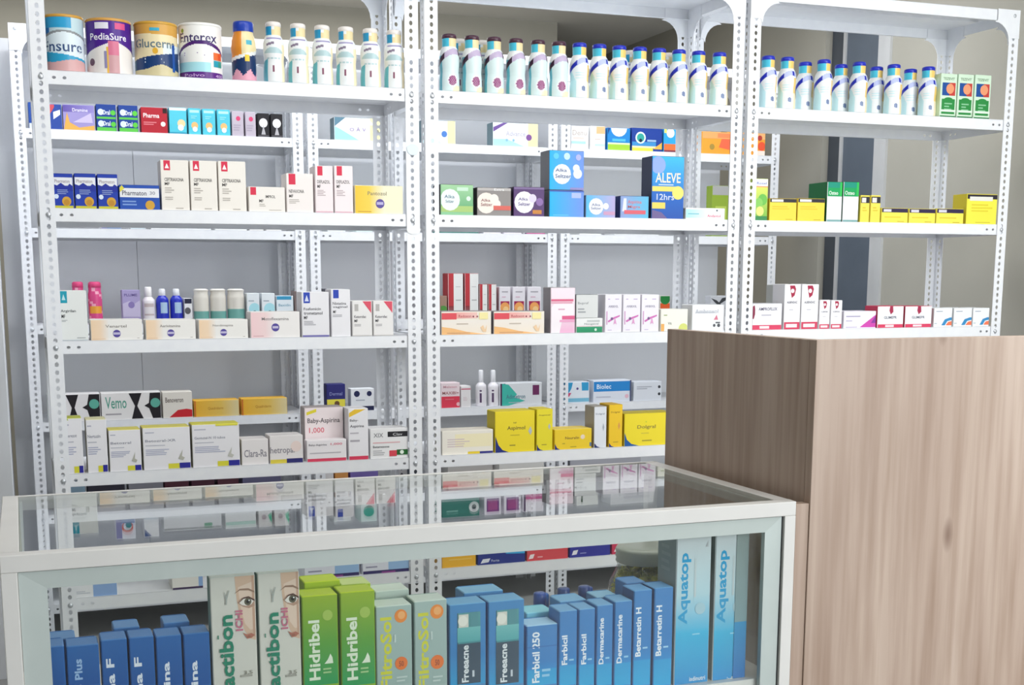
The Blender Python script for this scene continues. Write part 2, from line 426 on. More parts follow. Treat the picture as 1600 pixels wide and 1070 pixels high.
CX0, CX1, CY0, CY1, CZ = -.109, 1.0615, -1.80, -1.312, .957
cs = empty('display_case', (CX0, CY0, 0)); tag(cs, 'white aluminium and glass display case full of upright medicine cartons', 'display case')
cw, cdp = CX1-CX0, CY1-CY0
P_ = .0225; pv = .020
fr_top = [(0, 0, CZ-P_, cw, P_, CZ), (0, cdp-.014, CZ-P_, cw, cdp, CZ), (0, P_, CZ-P_, .024, cdp-.014, CZ), (cw-.024, P_, CZ-P_, cw, cdp-.014, CZ)]
solid(fr_top, 'top_frame', M['alu'], cs, bevel=.0012)
for x_ in (0, cw-pv):
    for y_ in (0, cdp-pv): solid([(x_, y_, .08, x_+pv, y_+pv, CZ-P_)], 'corner_post', M['alu'], cs, bevel=.001)
solid([(0, 0, .04, cw, cdp, .08)], 'bottom_frame', M['alu'], cs, bevel=.001)
for x_ in (.03, cw-.07):
    for y_ in (.03, cdp-.07): solid([(x_, y_, 0, x_+.04, y_+.04, .04)], 'foot', M['rubber'], cs)
solid([(.025, .0235, CZ-.0055, cw-.025, cdp-.015, CZ-.0005)], 'top_pane', M['glass'], cs)
# inner rebate of the top frame that shows as a second line beside the pane
solid([(cw-.030, P_+.001, CZ-P_+.002, cw-.0245, cdp-.015, CZ-.007), (.0245, P_+.001, CZ-P_+.002, .030, cdp-.015, CZ-.007)], 'glazing_bead', M['alu_in'], cs)
# sash with its own mitred frame inside the front opening
sx0, sx1, sz0, sz1, sw, sy = pv+.001, cw-pv-.0035, .085, CZ-P_-.001, .0275, .004
m = Mesh()
o_ = [(sx0, sz0), (sx1, sz0), (sx1, sz1), (sx0, sz1)]; i_ = [(sx0+.034, sz0+sw), (sx1-.028, sz0+sw), (sx1-.028, sz1-.0235), (sx0+.034, sz1-.0235)]
for k in range(4):
    a, b, c, d = o_[k], o_[(k+1) % 4], i_[(k+1) % 4], i_[k]
    m.poly([(a[0], sy, a[1]), (b[0], sy, b[1]), (c[0], sy+.002, c[1]), (d[0], sy+.002, d[1])], WHITE)
    m.poly([(d[0], sy+.012, d[1]), (c[0], sy+.012, c[1]), (b[0], sy+.012, b[1]), (a[0], sy+.012, a[1])], WHITE)
    m.poly([(d[0], sy+.002, d[1]), (c[0], sy+.002, c[1]), (c[0], sy+.012, c[1]), (d[0], sy+.012, d[1])], WHITE)
    m.poly([(b[0], sy, b[1]), (a[0], sy, a[1]), (a[0], sy+.012, a[1]), (b[0], sy+.012, b[1])], WHITE)
sash = link('front_door', m.mesh('front_door', M['alu_in']), cs)
solid([(i_[0][0]-.004, sy+.0065, i_[0][1]-.004, i_[2][0]+.004, sy+.0105, i_[2][1]+.004)], 'door_pane', M['glass'], sash)
solid([(cw-pv-.0035, .006, .085, cw-pv, .016, sz1)], 'gasket', M['rubber'], cs)
for x_, n_ in ((.004, 0), (cw-.009, 1)): solid([(x_, P_, .085, x_+.005, cdp-pv, CZ-P_)], 'side_pane', M['glass'], cs)
CZS = hit(1150, 1058, 1, -1.765).z
solid([(.006, .018, CZS-.008, cw-.012, cdp-.02, CZS), (.006, .018, CZS-.02, cw-.012, .023, CZS-.008)], 'interior_shelf', M['alu'], cs)
solid([(.006, .018, .36, cw-.012, cdp-.02, .368)], 'interior_shelf', M['alu'], cs)

# ---------------------------------------------------------------- goods: placed on the real shelves
RACKN = {'F1': 'front left rack', 'F2': 'front middle rack', 'F3': 'front right rack', 'B1': 'rear left rack', 'B2': 'rear middle rack', 'B3': 'rear right rack'}
LV = {1: 'upper', 2: 'second', 3: 'third', 4: 'fourth', 5: 'fifth'}
ORD = ['first', 'second', 'third', 'fourth', 'fifth', 'sixth', 'seventh', 'eighth', 'ninth', 'tenth', 'eleventh']
def shelf_plane(key, lv, dy=0): return (YB if key[0] == 'B' else 0)+.008+dy, LEV[lv]+.0002
def spanx(x0, x1, yt, Y, z):
    X = (hit(x0, yt, 1, Y).x+hit(x1, yt, 1, Y).x)/2; yb = proj((X, Y, z))[1]; ym = (yt+yb)/2
    a = hit(x0, ym, 1, Y).x; b = hit(x1, ym, 1, Y).x
    return a, b, hit((x0+x1)/2, yt, 1, Y).z-z
def words(stem, i, n, where):
    if n == 1: return f'{stem} {where}'
    if n == 2: s = ['left', 'right'][i]
    elif n == 3: s = ['leftmost', 'middle', 'rightmost'][i]
    else: s = f'{ORD[i]} from left'
    return f'{s} {stem}'+f' {where}' if n < 4 else f'{stem} {where}, {s}'
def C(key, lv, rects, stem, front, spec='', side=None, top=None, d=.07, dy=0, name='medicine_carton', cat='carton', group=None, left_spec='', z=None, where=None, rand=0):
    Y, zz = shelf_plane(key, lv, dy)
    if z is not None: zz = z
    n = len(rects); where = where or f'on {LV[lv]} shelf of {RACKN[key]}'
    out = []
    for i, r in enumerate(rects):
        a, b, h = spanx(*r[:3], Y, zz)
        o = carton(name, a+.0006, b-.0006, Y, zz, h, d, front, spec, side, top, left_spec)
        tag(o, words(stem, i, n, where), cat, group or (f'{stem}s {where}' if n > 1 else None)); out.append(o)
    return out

# ---- upper shelf: cans
def can(xc0, xc1, yt, colfn, label, lidcol, text):
    Y, z = shelf_plane('F1', 1); a, b, h = spanx(xc0, xc1, yt, Y+.04, z); r = (b-a)/2; x = (a+b)/2; cy = Y+r+.002
    t = empty('formula_can', (x, cy, z)); tag(t, label, 'can', 'nutrition powder cans on the upper shelf of the front left rack')
    rot = math.atan2(x-CAM.x, cy-CAM.y)*-1*.9
    m = Mesh(); hb = h*.955
    prof = [(r*.96, 0), (r, h*.012)]+[(r, h*.012+(hb-h*.02)*i/70) for i in range(1, 71)]
    lathe(m, prof, lambda q, zz: colfn(q/90, zz/hb), 144, rot=rot)
    def P(u, v, k):
        ang = math.radians(-80+160*u)+rot; rr = r+.0002+.00012*k
        return (rr*math.sin(ang), -rr*math.cos(ang), v*hb)
    P.wrap = True
    decals(m, text, P, 1.3)
    m.poly([(r*.96*math.sin(a), -r*.96*math.cos(a), 0) for a in [-2*PI*i/32 for i in range(32)]], lin('AAAAAA'))
    link('can_body', m.mesh('can_body', M['gloss'], merge=True), t)
    m = Mesh(); lc = lin(lidcol)
    lathe(m, [(r*1.0, hb-.001), (r*1.015, hb), (r*1.015, hb+.0035), (r*.985, h), (r*.94, h), (r*.92, h-.003), (0, h-.003)], lambda q, zz: lc, 64, rot=rot)
    link('lid', m.mesh('lid', M['gloss'], merge=True), t)
Lc = lambda *a: [lin(c) for c in a]
a_ = Lc('2C9BCB', 'BFD6DC', 'DCE8EE', '2A9CC6', 'D3A6A6', '8A8F92', '1F6FB4', 'E9B8BC')
def f1(u, v):
    if v > .66+.10*math.cos(u*2): return a_[0] if u < .25 and v > .8 else (a_[6] if u < -.5 else a_[1])
    if v > .64+.08*math.cos(u*2.4): return a_[5]
    if v < .2+.03*math.sin(u*4): return a_[4]
    if v < .31-.08*u: return a_[3]
    return a_[2]
can(69, 132, 26, f1, 'pale blue and white formula can, leftmost on upper shelf', 'C9973F', 't .06 .36 .86 .56 35507E Ensure')
b_ = Lc('4A1E8A', 'E9E4E0', 'C99A9E', '2F1560', 'E4B64A', 'D2708E')
def f2(u, v):
    d = .36+.26*(1-abs(u-.15))
    if abs(u-.12) < .16 and v < .62: return b_[5] if v > .35 else b_[2]
    if abs(u+.06) < .035 and v < .5: return b_[4]
    if v > d: return b_[0] if abs(u) < .9 else b_[3]
    return b_[1]
can(135, 207, 32, f2, 'purple and white formula can, second on upper shelf', 'CF9A4B', 't .18 .63 .8 .76 F0ECF6 PediaSure;r .28 .84 .5 .96 E4E2EC;r .6 .84 .78 .96 D64F86;c .2 .22 .07 6B4A5A;r .42 .1 .46 .42 8C86B0')
c_ = Lc('D3A04C', 'E8D9B0', '14386C', '3E6C86', 'CFC49A', '0C2450')
def f3(u, v):
    if v > .80-.02*u: return c_[0]
    if v < .12+.10*math.exp(-(u-.15)**2*8): return c_[4]
    if v < .40+.10*u: return c_[2] if u > -.75 else c_[3]
    return c_[1] if u < .2 or v > .62 else (0.72, .82, .86, 1)
can(211, 279, 37, f3, 'gold and navy formula can, third on upper shelf', 'CC9C3A', 't .1 .54 .86 .71 5D7480 Glucerna;c .48 .48 .06 D8A62E;r .4 .86 .56 .92 3FA7C4;l .3 .24 .7 .36 2 D9E2EC;r .78 .1 .84 .62 1C4FA0')
d_ = Lc('F0F0EC', '5A2380', 'A8DDE6', '4A1C70')
def f4(u, v):
    if v < .12: return d_[1]
    e = .42+.26*(1-((u)**2)*1.1)
    if abs(v-e) < .035: return d_[3]
    if v < .40 and u < .3: return d_[2] if v < .3 else d_[0]
    return d_[0]
can(281, 348, 39, f4, 'white formula can with purple band, fourth on upper shelf', 'EDEDE9', 't .1 .68 .8 .86 3C2F66 Enterex;c .17 .9 .04 8BA53A;r .72 .36 .82 .5 E8703A;r .82 .36 .92 .5 E2562E;r .72 .23 .82 .35 2E9DB4;r .82 .23 .92 .35 3D9A8C;l .2 .42 .6 .5 2 9A86B4;t .2 .03 .55 .09 C7A6DA Polvo;t .75 .03 .92 .09 C7A6DA 400')

# ---- bottles
def bottle_parts(H, r, colfn, capcol, seg=64):
    pf = [(.0, 0), (.88, .0), (.98, .015), (1, .05), (1, .18), (.97, .26), (.93, .33), (.94, .39), (.985, .46), (1, .53), (.995, .62), (.96, .675), (.88, .72), (.77, .755), (.70, .775), (.70, .80), (.71, .92)]
    m = Mesh(); prof = []
    for i in range(len(pf)-1):
        (r0, z0), (r1, z1) = pf[i], pf[i+1]; n = max(1, round((z1-z0)/.013))
        for j in range(n): prof.append(((r0+(r1-r0)*j/n)*r, (z0+(z1-z0)*j/n)*H))
    prof.append((pf[-1][0]*r, pf[-1][1]*H))
    lathe(m, prof, lambda q, z: colfn(q/90, z/H), seg)
    body = m.mesh('bottle_body', M['gloss'], merge=True)
    m = Mesh(); cc = lin(capcol)
    lathe(m, [(.70*r, .915*H), (.73*r, .92*H), (.73*r, .965*H), (.68*r, .99*H), (.55*r, 1.0*H), (0, 1.0*H)], lambda q, z: cc, 32)
    return body, m.mesh('cap', M['gloss'], merge=True)
e_ = {k: lin(v) for k, v in dict(white='E9EDEE', teal='5FB2C2', blue='2C98C6', cream='EAD7A6', lav='9C96BE', dk='85788E', aqua='B3CDD1', br='8A5A6E', pl='D6E8E8', band='3A2236', lav2='BDAECB', pur='7E3C62', pur2='B074A0', sky='4CBFDA', roy='1C2AAE', lil='B9C2EA', gold='EFCB74', paqua='BFE4EA', grey='7080A6', cr2='F1E4C0').items()}
def bw(u, v):      # white capped
    if v > .78: return e_['blue'] if u < -.15 else (e_['white'] if u < .1 and v > .86 else e_['cream'])
    if .70 < v < .735 and -.5 < u < .6: return e_['lav']
    if .62 < v+.06*u*-1 < .66 and -.45 < u < .05: return e_['dk']
    if .47 < v < .57 and (u*1.6)**2+((v-.47)/.1)**2 < 1: return e_['aqua']
    if (abs(v-.39) < .012) and abs(u) < .45 and int((u+1)*12) % 3: return e_['aqua']
    if .17 < v < .27 and abs(u-.02) < .06: return e_['br']
    if u < -.35 and v < .42+u*.1: return e_['teal']
    if ((u-.2)/.16)**2+((v-.2)/.1)**2 < 1: return (.95, .95, .93, 1)
    if u > .55 and v < .62: return e_['cr2']
    return e_['white']
def bp(u, v):      # brown capped
    if v > .78: return e_['sky'] if u < .05 else e_['cream']
    e = .56+.13*math.sin((u+.5)*1.6)
    d = (u-.3)**2+((v-.19)*3.2)**2
    if d < .075: return e_['pur'] if int(u*17)+int(v*44) & 1 else e_['pur2']
    if d < .13: return e_['white']
    if abs(v-e) < .052: return e_['band'] if u < -.28 or u > .72 else e_['lav2']
    if u > .3 and v < .1: return e_['cr2']
    if u < -.45 and v < .62: return e_['teal']
    if v > e: return e_['white']
    return e_['pl']
def bb(u, v):      # blue capped
    if v > .78: return e_['sky'] if u < .2 else e_['gold']
    e = .53+.15*math.sin((u+.6)*1.5)
    if abs(v-e) < .047: return e_['roy'] if u < -.12 else (e_['roy'] if .5 < u < .7 else e_['lil'])
    if (u-.32)**2+((v-.17)*3.2)**2 < .022: return e_['grey']
    if u > .62 and v < .6: return e_['gold'] if v > .3 else e_['cr2']
    if v < .5 and u < -.2 and v < .2-u*.5: return e_['paqua']
    if .34 < v < .47 and abs(u-.05) < .3 and int(v*60) % 3 == 0: return e_['paqua']
    return e_['white']
a, b, h = spanx(449, 484, 36, .02, LEV[1]); HB = h*1.0; RB = .0279
PW = bottle_parts(HB, RB, bw, 'E9E3DE'); PB = bottle_parts(HB, RB, bp, '4A2B3C'); PU = bottle_parts(HB, RB, bb, '2331B6')
def bottles(key, cs, parts, stem, grp, dy=0, lean=0):
    n = len(cs)
    for i, xc in enumerate(cs):
        Y, z = shelf_plane(key, 1); yc = Y+RB+.001+dy
        yb = proj((hit(xc, 120, 1, yc).x, yc, z))[1]
        X = hit(xc, yb-35, 1, yc).x
        rot = -math.atan2(X-CAM.x, yc-CAM.y)+random.uniform(-.12, .12)
        t = empty('nutrition_drink_bottle', (X, yc, z), rot)
        tag(t, f'{stem}, {ORD[i]} from left', 'bottle', grp)
        link('bottle_body', parts[0], t); link('cap', parts[1], t)
bottles('F1', [428, 466.5, 504, 541, 579, 616], PW, 'white capped drink bottle on upper shelf of front left rack', 'white capped drink bottles')
bottles('F2', [702, 737.5, 772, 806, 840.5, 873], PB, 'brown capped drink bottle on upper shelf of front middle rack', 'brown capped drink bottles')
bottles('F2', [905, 936, 967, 999, 1029, 1060, 1090.5, 1123], PU, 'blue capped drink bottle on upper shelf of front middle rack', 'blue capped drink bottles on the middle rack')
bottles('F3', [1199, 1229, 1286, 1341, 1395, 1449], PU, 'blue capped front bottle on upper shelf of front right rack', 'blue capped drink bottles at the front of the right rack')
bottles('F3', [1257, 1313, 1368, 1421], PU, 'blue capped set-back bottle on upper shelf of front right rack', 'blue capped drink bottles set back on the right rack', dy=.058)
bottles('F2', [718, 753, 985, 1043], PW, 'white capped bottle behind the front row on middle rack', 'second row of bottles on the middle rack', dy=.062)
# small orange and navy bottle with a broad blue cap
Y, z = shelf_plane('F1', 1); a, b, h = spanx(363, 401, 34, Y+.02, z); r = (b-a)/2; t = empty('nutrition_drink_bottle', ((a+b)/2, Y+r+.001, z), .05)
tag(t, 'short orange and navy drink bottle with broad blue cap on upper shelf', 'bottle')
g_ = Lc('E08C2E', 'E9D9A8', '14305E', 'DFA0B4', 'E4E6E6', 'E9C52E', '3FA9BE')
def bo(u, v):
    if v < .14+.05*math.sin(u*9): return g_[3]
    if abs(u-.05) < .14 and .33 < v < .44: return g_[5]
    if v < .40+.08*u: return g_[2]
    if v < .46+.08*u: return g_[4]
    if abs(u-.15) < .15 and .6 < v < .68: return g_[6]
    return g_[0] if u < -.25 else g_[1]
m = Mesh(); lathe(m, [(0, 0), (r*.95, 0)]+[(r*(1 if q < 20 else 1-.03*math.sin((q-20)*.5)), h*(.01+.0185*q)) for q in range(34)]+[(r*.97, h*.68), (r*.88, h*.76), (r*.8, h*.8), (r*.8, h*.84)], lambda q, zz: bo(q/90, zz/h), 48)
link('bottle_body', m.mesh('bottle_body', M['gloss'], merge=True), t)
m = Mesh(); lathe(m, [(r*.82, h*.83), (r*.84, h*.85), (r*.84, h*.97), (r*.78, h), (0, h)], lambda q, zz: lin('1E3FA8'), 40); link('cap', m.mesh('cap', M['gloss'], merge=True), t)

C('F3', 1, [(1469, 1495, 115), (1496, 1521, 116), (1522, 1548, 117)], 'green and white carton with photo', 'D3EBD2', 'r 0 .9 1 1 CFE6CE;t .12 .86 .85 .92 5B7A5A TEZEVIT;r .08 .5 .92 .8 1F4E96;r .55 .5 .92 .8 C4403A;c .58 .66 .12 E89A70;r .08 .07 .92 .42 2B8A42;c .5 .4 .14 2B8A42 .06;l .25 .15 .75 .35 3 8CC79A;r 0 .12 1 .17 DDEFDD;r 0 0 1 .03 2F7A46', d=.06)

# ---- second shelf, front
vit = 'r 0 0 1 .07 C9C23A;r 0 .66 1 .9 E7E9EE;t .08 .74 .86 .84 9A8C94 Pharmaton;p 20309A 0 .55 1 .5 1 .66 .85 .72 .7 .62 .4 .74 .2 .66 0 .7;c .66 .2 .14 D2A23A;c .66 .17 .09 C08A30;c .14 .34 .07 D9E6F6;l .2 .4 .8 .56 3 8E9FD0'
C('F1', 2, [(82, 115, 271), (116, 151, 271), (152, 185, 272)], 'upright royal blue vitamin carton', '1F3DA8', vit, top='1E2C86')
C('F1', 2, [(186, 250, 289)], 'low wide blue and white vitamin carton', '2350AE', 'r 0 .5 1 .88 E9EAEE;t .06 .58 .68 .78 4C4A5E Pharmaton;t .76 .62 .9 .76 8A8A9A 30;l .06 .14 .5 .4 2 7FA0DC;c .76 .18 .2 D0A03A;p E2D84A 0 .9 .06 1 .12 .86 0 .7', top='1E3C96')
PB1 = 'r .1 .8 .34 1 D9304E;p FFFFFF .14 .84 .22 .94 .30 .84;t .12 .58 .82 .65 4A4644 {};t .12 .5 .3 .56 4A4644 MF;l .12 .34 .5 .47 3 B9B2AA;l .12 .2 .5 .28 2 B9B2AA;l .5 .02 .95 .06 1 B9B2AA'
C('F1', 2, [(251, 296, 250), (297, 340, 251), (341, 385, 252)], 'tall ivory carton with red tab', 'EFEAE2', PB1.format('CEFTRIAXONA'))
C('F1', 2, [(388, 446, 292)], 'low ivory carton with red tab at its corner', 'EFEAE4', 'r .04 .68 .2 1 D9304E;t .46 .56 .74 .68 4A4644 IMPROL;t .28 .38 .4 .5 4A4644 MF;l .28 .2 .5 .34 2 B9B2AA;l .55 .04 .95 .1 1 B9B2AA')
C('F1', 2, [(447, 490, 271)], 'squarish ivory carton with large red tab', 'F0E9E6', 'r .08 .72 .34 1 D9304E;t .08 .5 .66 .59 4A4644 NEVAXONA;t .08 .38 .24 .46 4A4644 MF;l .08 .22 .5 .35 3 B9B2AA')
C('F1', 2, [(492, 521, 259), (522, 552, 259)], 'tall pinkish white carton with red tab', 'F0E6E8', 'r .12 .8 .42 1 D9304E;t .1 .63 .85 .7 4A4644 DEFLAZOL;t .1 .53 .3 .6 4A4644 MF;l .1 .36 .6 .5 4 B9A9AC;r 0 0 1 .03 D8B0BC')
C('F1', 2, [(554, 630, 290)], 'yellow and cream carton with purple round seal', 'F1EBCB', 'r 0 0 .3 1 F2C53A F2CF50;r .3 0 .62 1 F2CF50 EFE9D0;t .26 .66 .66 .8 8A8468 Pantozol;c .52 .36 .17 5A4C9A;r .45 .32 .59 .42 B8B0D8;l .05 .04 .4 .1 1 C79A3A')

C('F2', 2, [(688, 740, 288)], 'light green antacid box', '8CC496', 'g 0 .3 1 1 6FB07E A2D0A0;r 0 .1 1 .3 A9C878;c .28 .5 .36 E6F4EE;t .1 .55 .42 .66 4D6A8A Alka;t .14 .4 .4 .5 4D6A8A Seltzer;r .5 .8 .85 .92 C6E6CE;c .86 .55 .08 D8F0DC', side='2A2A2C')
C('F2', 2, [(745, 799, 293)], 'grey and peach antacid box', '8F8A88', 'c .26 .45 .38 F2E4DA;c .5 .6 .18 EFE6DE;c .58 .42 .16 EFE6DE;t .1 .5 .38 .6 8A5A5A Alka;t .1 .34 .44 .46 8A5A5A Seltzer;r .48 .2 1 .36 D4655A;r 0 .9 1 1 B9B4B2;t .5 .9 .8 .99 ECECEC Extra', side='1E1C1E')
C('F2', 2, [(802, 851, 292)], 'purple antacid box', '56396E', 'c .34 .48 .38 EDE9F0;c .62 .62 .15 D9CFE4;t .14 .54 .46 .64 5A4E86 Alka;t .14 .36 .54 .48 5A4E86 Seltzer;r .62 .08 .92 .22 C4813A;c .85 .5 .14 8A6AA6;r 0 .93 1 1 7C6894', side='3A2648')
blt = 'r 0 0 1 1 18AEE4 6D90E0;'
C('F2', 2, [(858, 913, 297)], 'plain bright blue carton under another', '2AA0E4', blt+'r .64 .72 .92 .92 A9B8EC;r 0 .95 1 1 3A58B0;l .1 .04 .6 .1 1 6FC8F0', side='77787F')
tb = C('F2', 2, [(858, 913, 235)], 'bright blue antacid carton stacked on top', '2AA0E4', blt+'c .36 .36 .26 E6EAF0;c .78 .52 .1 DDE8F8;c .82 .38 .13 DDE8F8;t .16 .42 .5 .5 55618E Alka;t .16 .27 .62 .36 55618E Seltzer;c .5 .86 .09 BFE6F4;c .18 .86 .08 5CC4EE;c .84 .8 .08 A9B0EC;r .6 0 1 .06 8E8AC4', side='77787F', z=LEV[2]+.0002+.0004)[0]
C('F2', 2, [(915, 962, 305)], 'low pale blue antacid box', '8AAEDC', 'r 0 0 1 1 4FB6E4 B4A8D4;c .34 .5 .38 E9EDF4;c .68 .52 .15 E9EDF4;t .18 .52 .48 .64 6A6E96 Alka;t .16 .36 .52 .48 6A6E96 Seltzer;r .6 .12 1 .28 C79ABC')
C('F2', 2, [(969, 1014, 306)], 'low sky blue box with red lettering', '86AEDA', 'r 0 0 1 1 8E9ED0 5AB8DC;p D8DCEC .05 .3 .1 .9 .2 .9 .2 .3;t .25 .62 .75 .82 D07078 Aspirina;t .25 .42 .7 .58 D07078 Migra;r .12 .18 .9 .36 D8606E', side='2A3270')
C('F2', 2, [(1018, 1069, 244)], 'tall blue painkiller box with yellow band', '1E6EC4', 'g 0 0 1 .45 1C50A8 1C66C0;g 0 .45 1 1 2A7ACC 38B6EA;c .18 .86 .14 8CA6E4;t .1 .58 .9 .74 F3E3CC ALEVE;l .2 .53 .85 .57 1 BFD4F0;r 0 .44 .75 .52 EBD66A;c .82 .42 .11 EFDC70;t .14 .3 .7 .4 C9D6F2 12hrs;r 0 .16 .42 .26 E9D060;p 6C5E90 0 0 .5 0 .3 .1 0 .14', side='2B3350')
C('F2', 2, [(1071, 1133, 325)], 'flat white and aqua carton with pink text', 'EEF2F4', 'r 0 .1 .5 .9 A6DDE6 DDEFF2;l .05 .4 .45 .6 1 74BCCB;t .55 .2 .9 .45 D85A80 Andantol;r .78 .75 .82 .9 55606A')

C('F3', 2, [(1179, 1200, 279)], 'narrow lime green tea carton with fruit picture', 'C8DC5A', 'r 0 .82 1 1 EDEFF4;t .1 .87 .9 .93 6A78B8 Rosel;r 0 .8 1 .83 E2A070;g 0 .1 1 .8 7DB84A D6E266;c .6 .5 .14 6DBB50;c .3 .42 .12 86C860;c .4 .22 .12 DDE080;r 0 0 1 .1 3A8A50')
yel = 'r 0 .84 1 1 2E2C34;r .06 .86 .5 .97 E9E6DC;l .08 .5 .8 .7 2 E4C43A;l .6 .04 .95 .09 1 B49A2E'
C('F3', 2, [(1202, 1245, 310), (1246, 1289, 310)], 'black banded yellow carton beside green boxes', 'F3D64A', yel, side='D9BC3A', d=.05)
C('F3', 2, [(1292, 1316, 284), (1317, 1342, 284)], 'tall green topped white carton', 'EDEEF4', 'r 0 .64 1 1 17A05A;r .0 .86 1 1 17927A;t .08 .68 .72 .78 E9F6EC Osteo;r .85 .66 1 1 2FBF56;r 0 .0 1 .05 7FA9A8;l .3 .3 .7 .5 3 E4E2F0', side='0F6B3A', d=.105)
C('F3', 2, [(1344, 1359, 305), (1360, 1376, 305)], 'narrow yellow carton with black top band', 'F0DE5A', 'r 0 .72 1 .96 2E2C34;r .1 .74 .6 .92 E4E0D8;l .2 .4 .8 .6 2 DCC43A', d=.05)
C('F3', 2, [(1377, 1419, 325), (1420, 1462, 326), (1463, 1506, 326)], 'flat yellow carton with dark purple band', 'F4E65A', 'r 0 .72 1 1 33284A;r .06 .76 .36 .94 DAD6E0;l .1 .3 .8 .5 1 E4CE40;l .6 .04 .95 .14 1 C0A83A', d=.06)
C('F3', 2, [(1510, 1558, 303)], 'large yellow carton with black band at right end', 'F2E84E', 'r 0 .84 1 .99 2E2834;r .08 .78 .85 .92 E6E4DC;l .15 .4 .9 .7 3 E2D038;l .3 .04 .95 .08 1 C4B438', side='DCCB3C', d=.07)

# ---- third shelf, front
C('F1', 3, [(92, 137, 454)], 'tall white carton with cyan square', 'E9ECEA', 'r .04 .76 .3 1 1F9DB4;p BFE4EA .1 .82 .17 .94 .24 .82;t .04 .56 .6 .63 55585C Argirilan;t .06 .46 .2 .53 3C3C40 MF;l .06 .38 .3 .43 2 B0B4B6;l .6 .04 .95 .08 1 B0B4B6;r 0 0 1 .02 BFC6CC')
pch = 'r 0 0 .18 1 F3D5B2 F3D9BC;r .18 0 .34 1 F3D9BC EFEBE6;t .28 .62 .7 .76 908A86 {};c .5 .32 .19 54489A;r .43 .27 .57 .38 C4BEDC;l .02 .04 .3 .1 1 E0C4A6;l .9 .06 .96 .12 1 B0ACA8'
for i, (xr, tx) in enumerate([((141, 223, 499), 'Venartel'), ((227, 306, 499), 'Aerivitamina'), ((310, 388, 499), 'Nordimapina')]):
    C('F1', 3, [xr], ['leftmost', 'middle', 'rightmost'][i]+' wide peach ended carton', 'EFEDE9', pch.format(tx), group='wide peach ended cartons')
C('F1', 3, [(391, 469, 487)], 'wide pink ended carton', 'EFECEA', 'r 0 0 .3 1 F3CFD2 F0D6D6;r .3 0 .5 1 F0D6D6 EEEBEA;t .22 .68 .78 .8 8A8486 Metoflexamina;c .5 .4 .16 54489A;r .44 .36 .56 .45 C4BEDC;l .04 .04 .3 .1 1 D4AEB2')
C('F1', 3, [(471, 515, 456)], 'tall white carton with blue tab and blue foot', 'EBEAEE', 'r .06 .76 .3 1 2A46B4;p D9DFF4 .1 .8 .18 .94 .26 .8;t .06 .6 .7 .66 4C4A50 Fosfomicin;t .06 .5 .76 .57 4C4A50 trometamol;t .06 .4 .2 .47 3C3C40 MF;l .06 .26 .6 .37 3 A9A8AE;r 0 0 1 .04 7470AE')
C('F1', 3, [(517, 548, 452)], 'narrow white carton with blue tab', 'EDECF0', 'r .1 .82 .4 1 2A46B4;t .06 .68 .8 .74 5C5A60 Nistatina;t .06 .6 .86 .66 5C5A60 vaginal;t .08 .5 .24 .56 3C3C40 MF;l .06 .42 .7 .48 2 A9A8AE')
C('F1', 3, [(550, 582, 470), (583, 615, 470)], 'white carton with red corner triangle', 'EDEBEA', 'p DE5468 .52 1 .98 1 .98 .66;r .1 .72 .3 .92 B9B6B4;t .08 .52 .7 .6 55525A Ketorolac;t .08 .4 .26 .48 3C3C40 MF;l .08 .28 .5 .36 2 B0ACB0;r 0 0 1 .03 C4C0BE')
red = 'g 0 .0 1 .62 F3E7D6 EFE8E0;p F3BE80 0 0 .9 0 .5 .12 .2 .28 0 .34;r 0 .66 .3 .94 E0505A;r .3 .7 .72 .96 EFA8A2 F0C8C0;t .34 .74 .6 .86 B8545A Redoxon;c .64 .78 .04 8A3A4A;c .72 .78 .04 8A3A4A;l .3 .42 .58 .52 1 C4B6A8;p F0CFA8 .78 .3 .84 .4 .88 .2 .92 .42 .9 .1 .84 .1;r .76 .66 .94 .95 F4E8A8;l .1 .04 .6 .1 1 C89C78'
C('F2', 3, [(689, 768, 486), (771, 851, 486)], 'wide red and cream carton with orange foot', 'F1EADC', red, side='9A9296')
C('F2', 3, [(860, 899, 449)], 'tall pink carton with rose stripes', 'F2DCE8', 'g 0 0 1 .5 EFB6D6 F4E4EE;r 0 .76 1 1 F6E4EE;r 0 .7 .94 .75 DE6C8E;r 0 .66 .9 .68 E08AA4;p F6EEF4 .0 .0 .0 .56 .12 .64 .95 .64 .95 .4 .5 .36 .36 0;r .46 .3 1 .38 E0608E;r .36 .24 1 .29 EDA8CC;l .3 .5 .6 .56 1 D8A8C0', side='A29CA0', d=.06)
C('F2', 3, [(900, 942, 497)], 'flat green and white carton beneath a grey box', 'EDEEEE', 'g 0 0 1 .42 1C8A5C 2E9E70;r .4 .74 .9 .9 C6CACA;t .3 .52 .85 .68 8A9292 Neogaival;c .74 .2 .1 D6EFE0;r 0 .42 1 .5 E8D4DA')
C('F2', 3, [(900, 935, 460)], 'grey white carton stacked on a green one', 'DADCDC', 'r 0 0 1 .58 DADCDC;t .06 .76 .56 .82 8A8E92 Ibuprof;l .06 .6 .5 .72 2 9EA2A6', side='8E9094', z=-1, d=.05) if False else None
C('F2', 3, [(945, 972, 460), (973, 1001, 460), (1002, 1030, 460)], 'white carton with magenta flower print', 'EDEAF2', 'l .15 .86 .35 .92 1 C8B8D8;l .6 .86 .85 .92 1 C8B8D8;t .18 .66 .8 .72 8C86A0 ARBIXIL;r .06 .2 .12 .56 D4A0CC;p D070B8 .14 .3 .5 .4 .9 .46 .9 .42 .5 .34 .2 .26;c .4 .36 .04 7A5A8A;p E0A0D0 .5 .2 .6 .4 .7 .2 .6 .24;l .15 .04 .4 .08 1 C8B8D8')
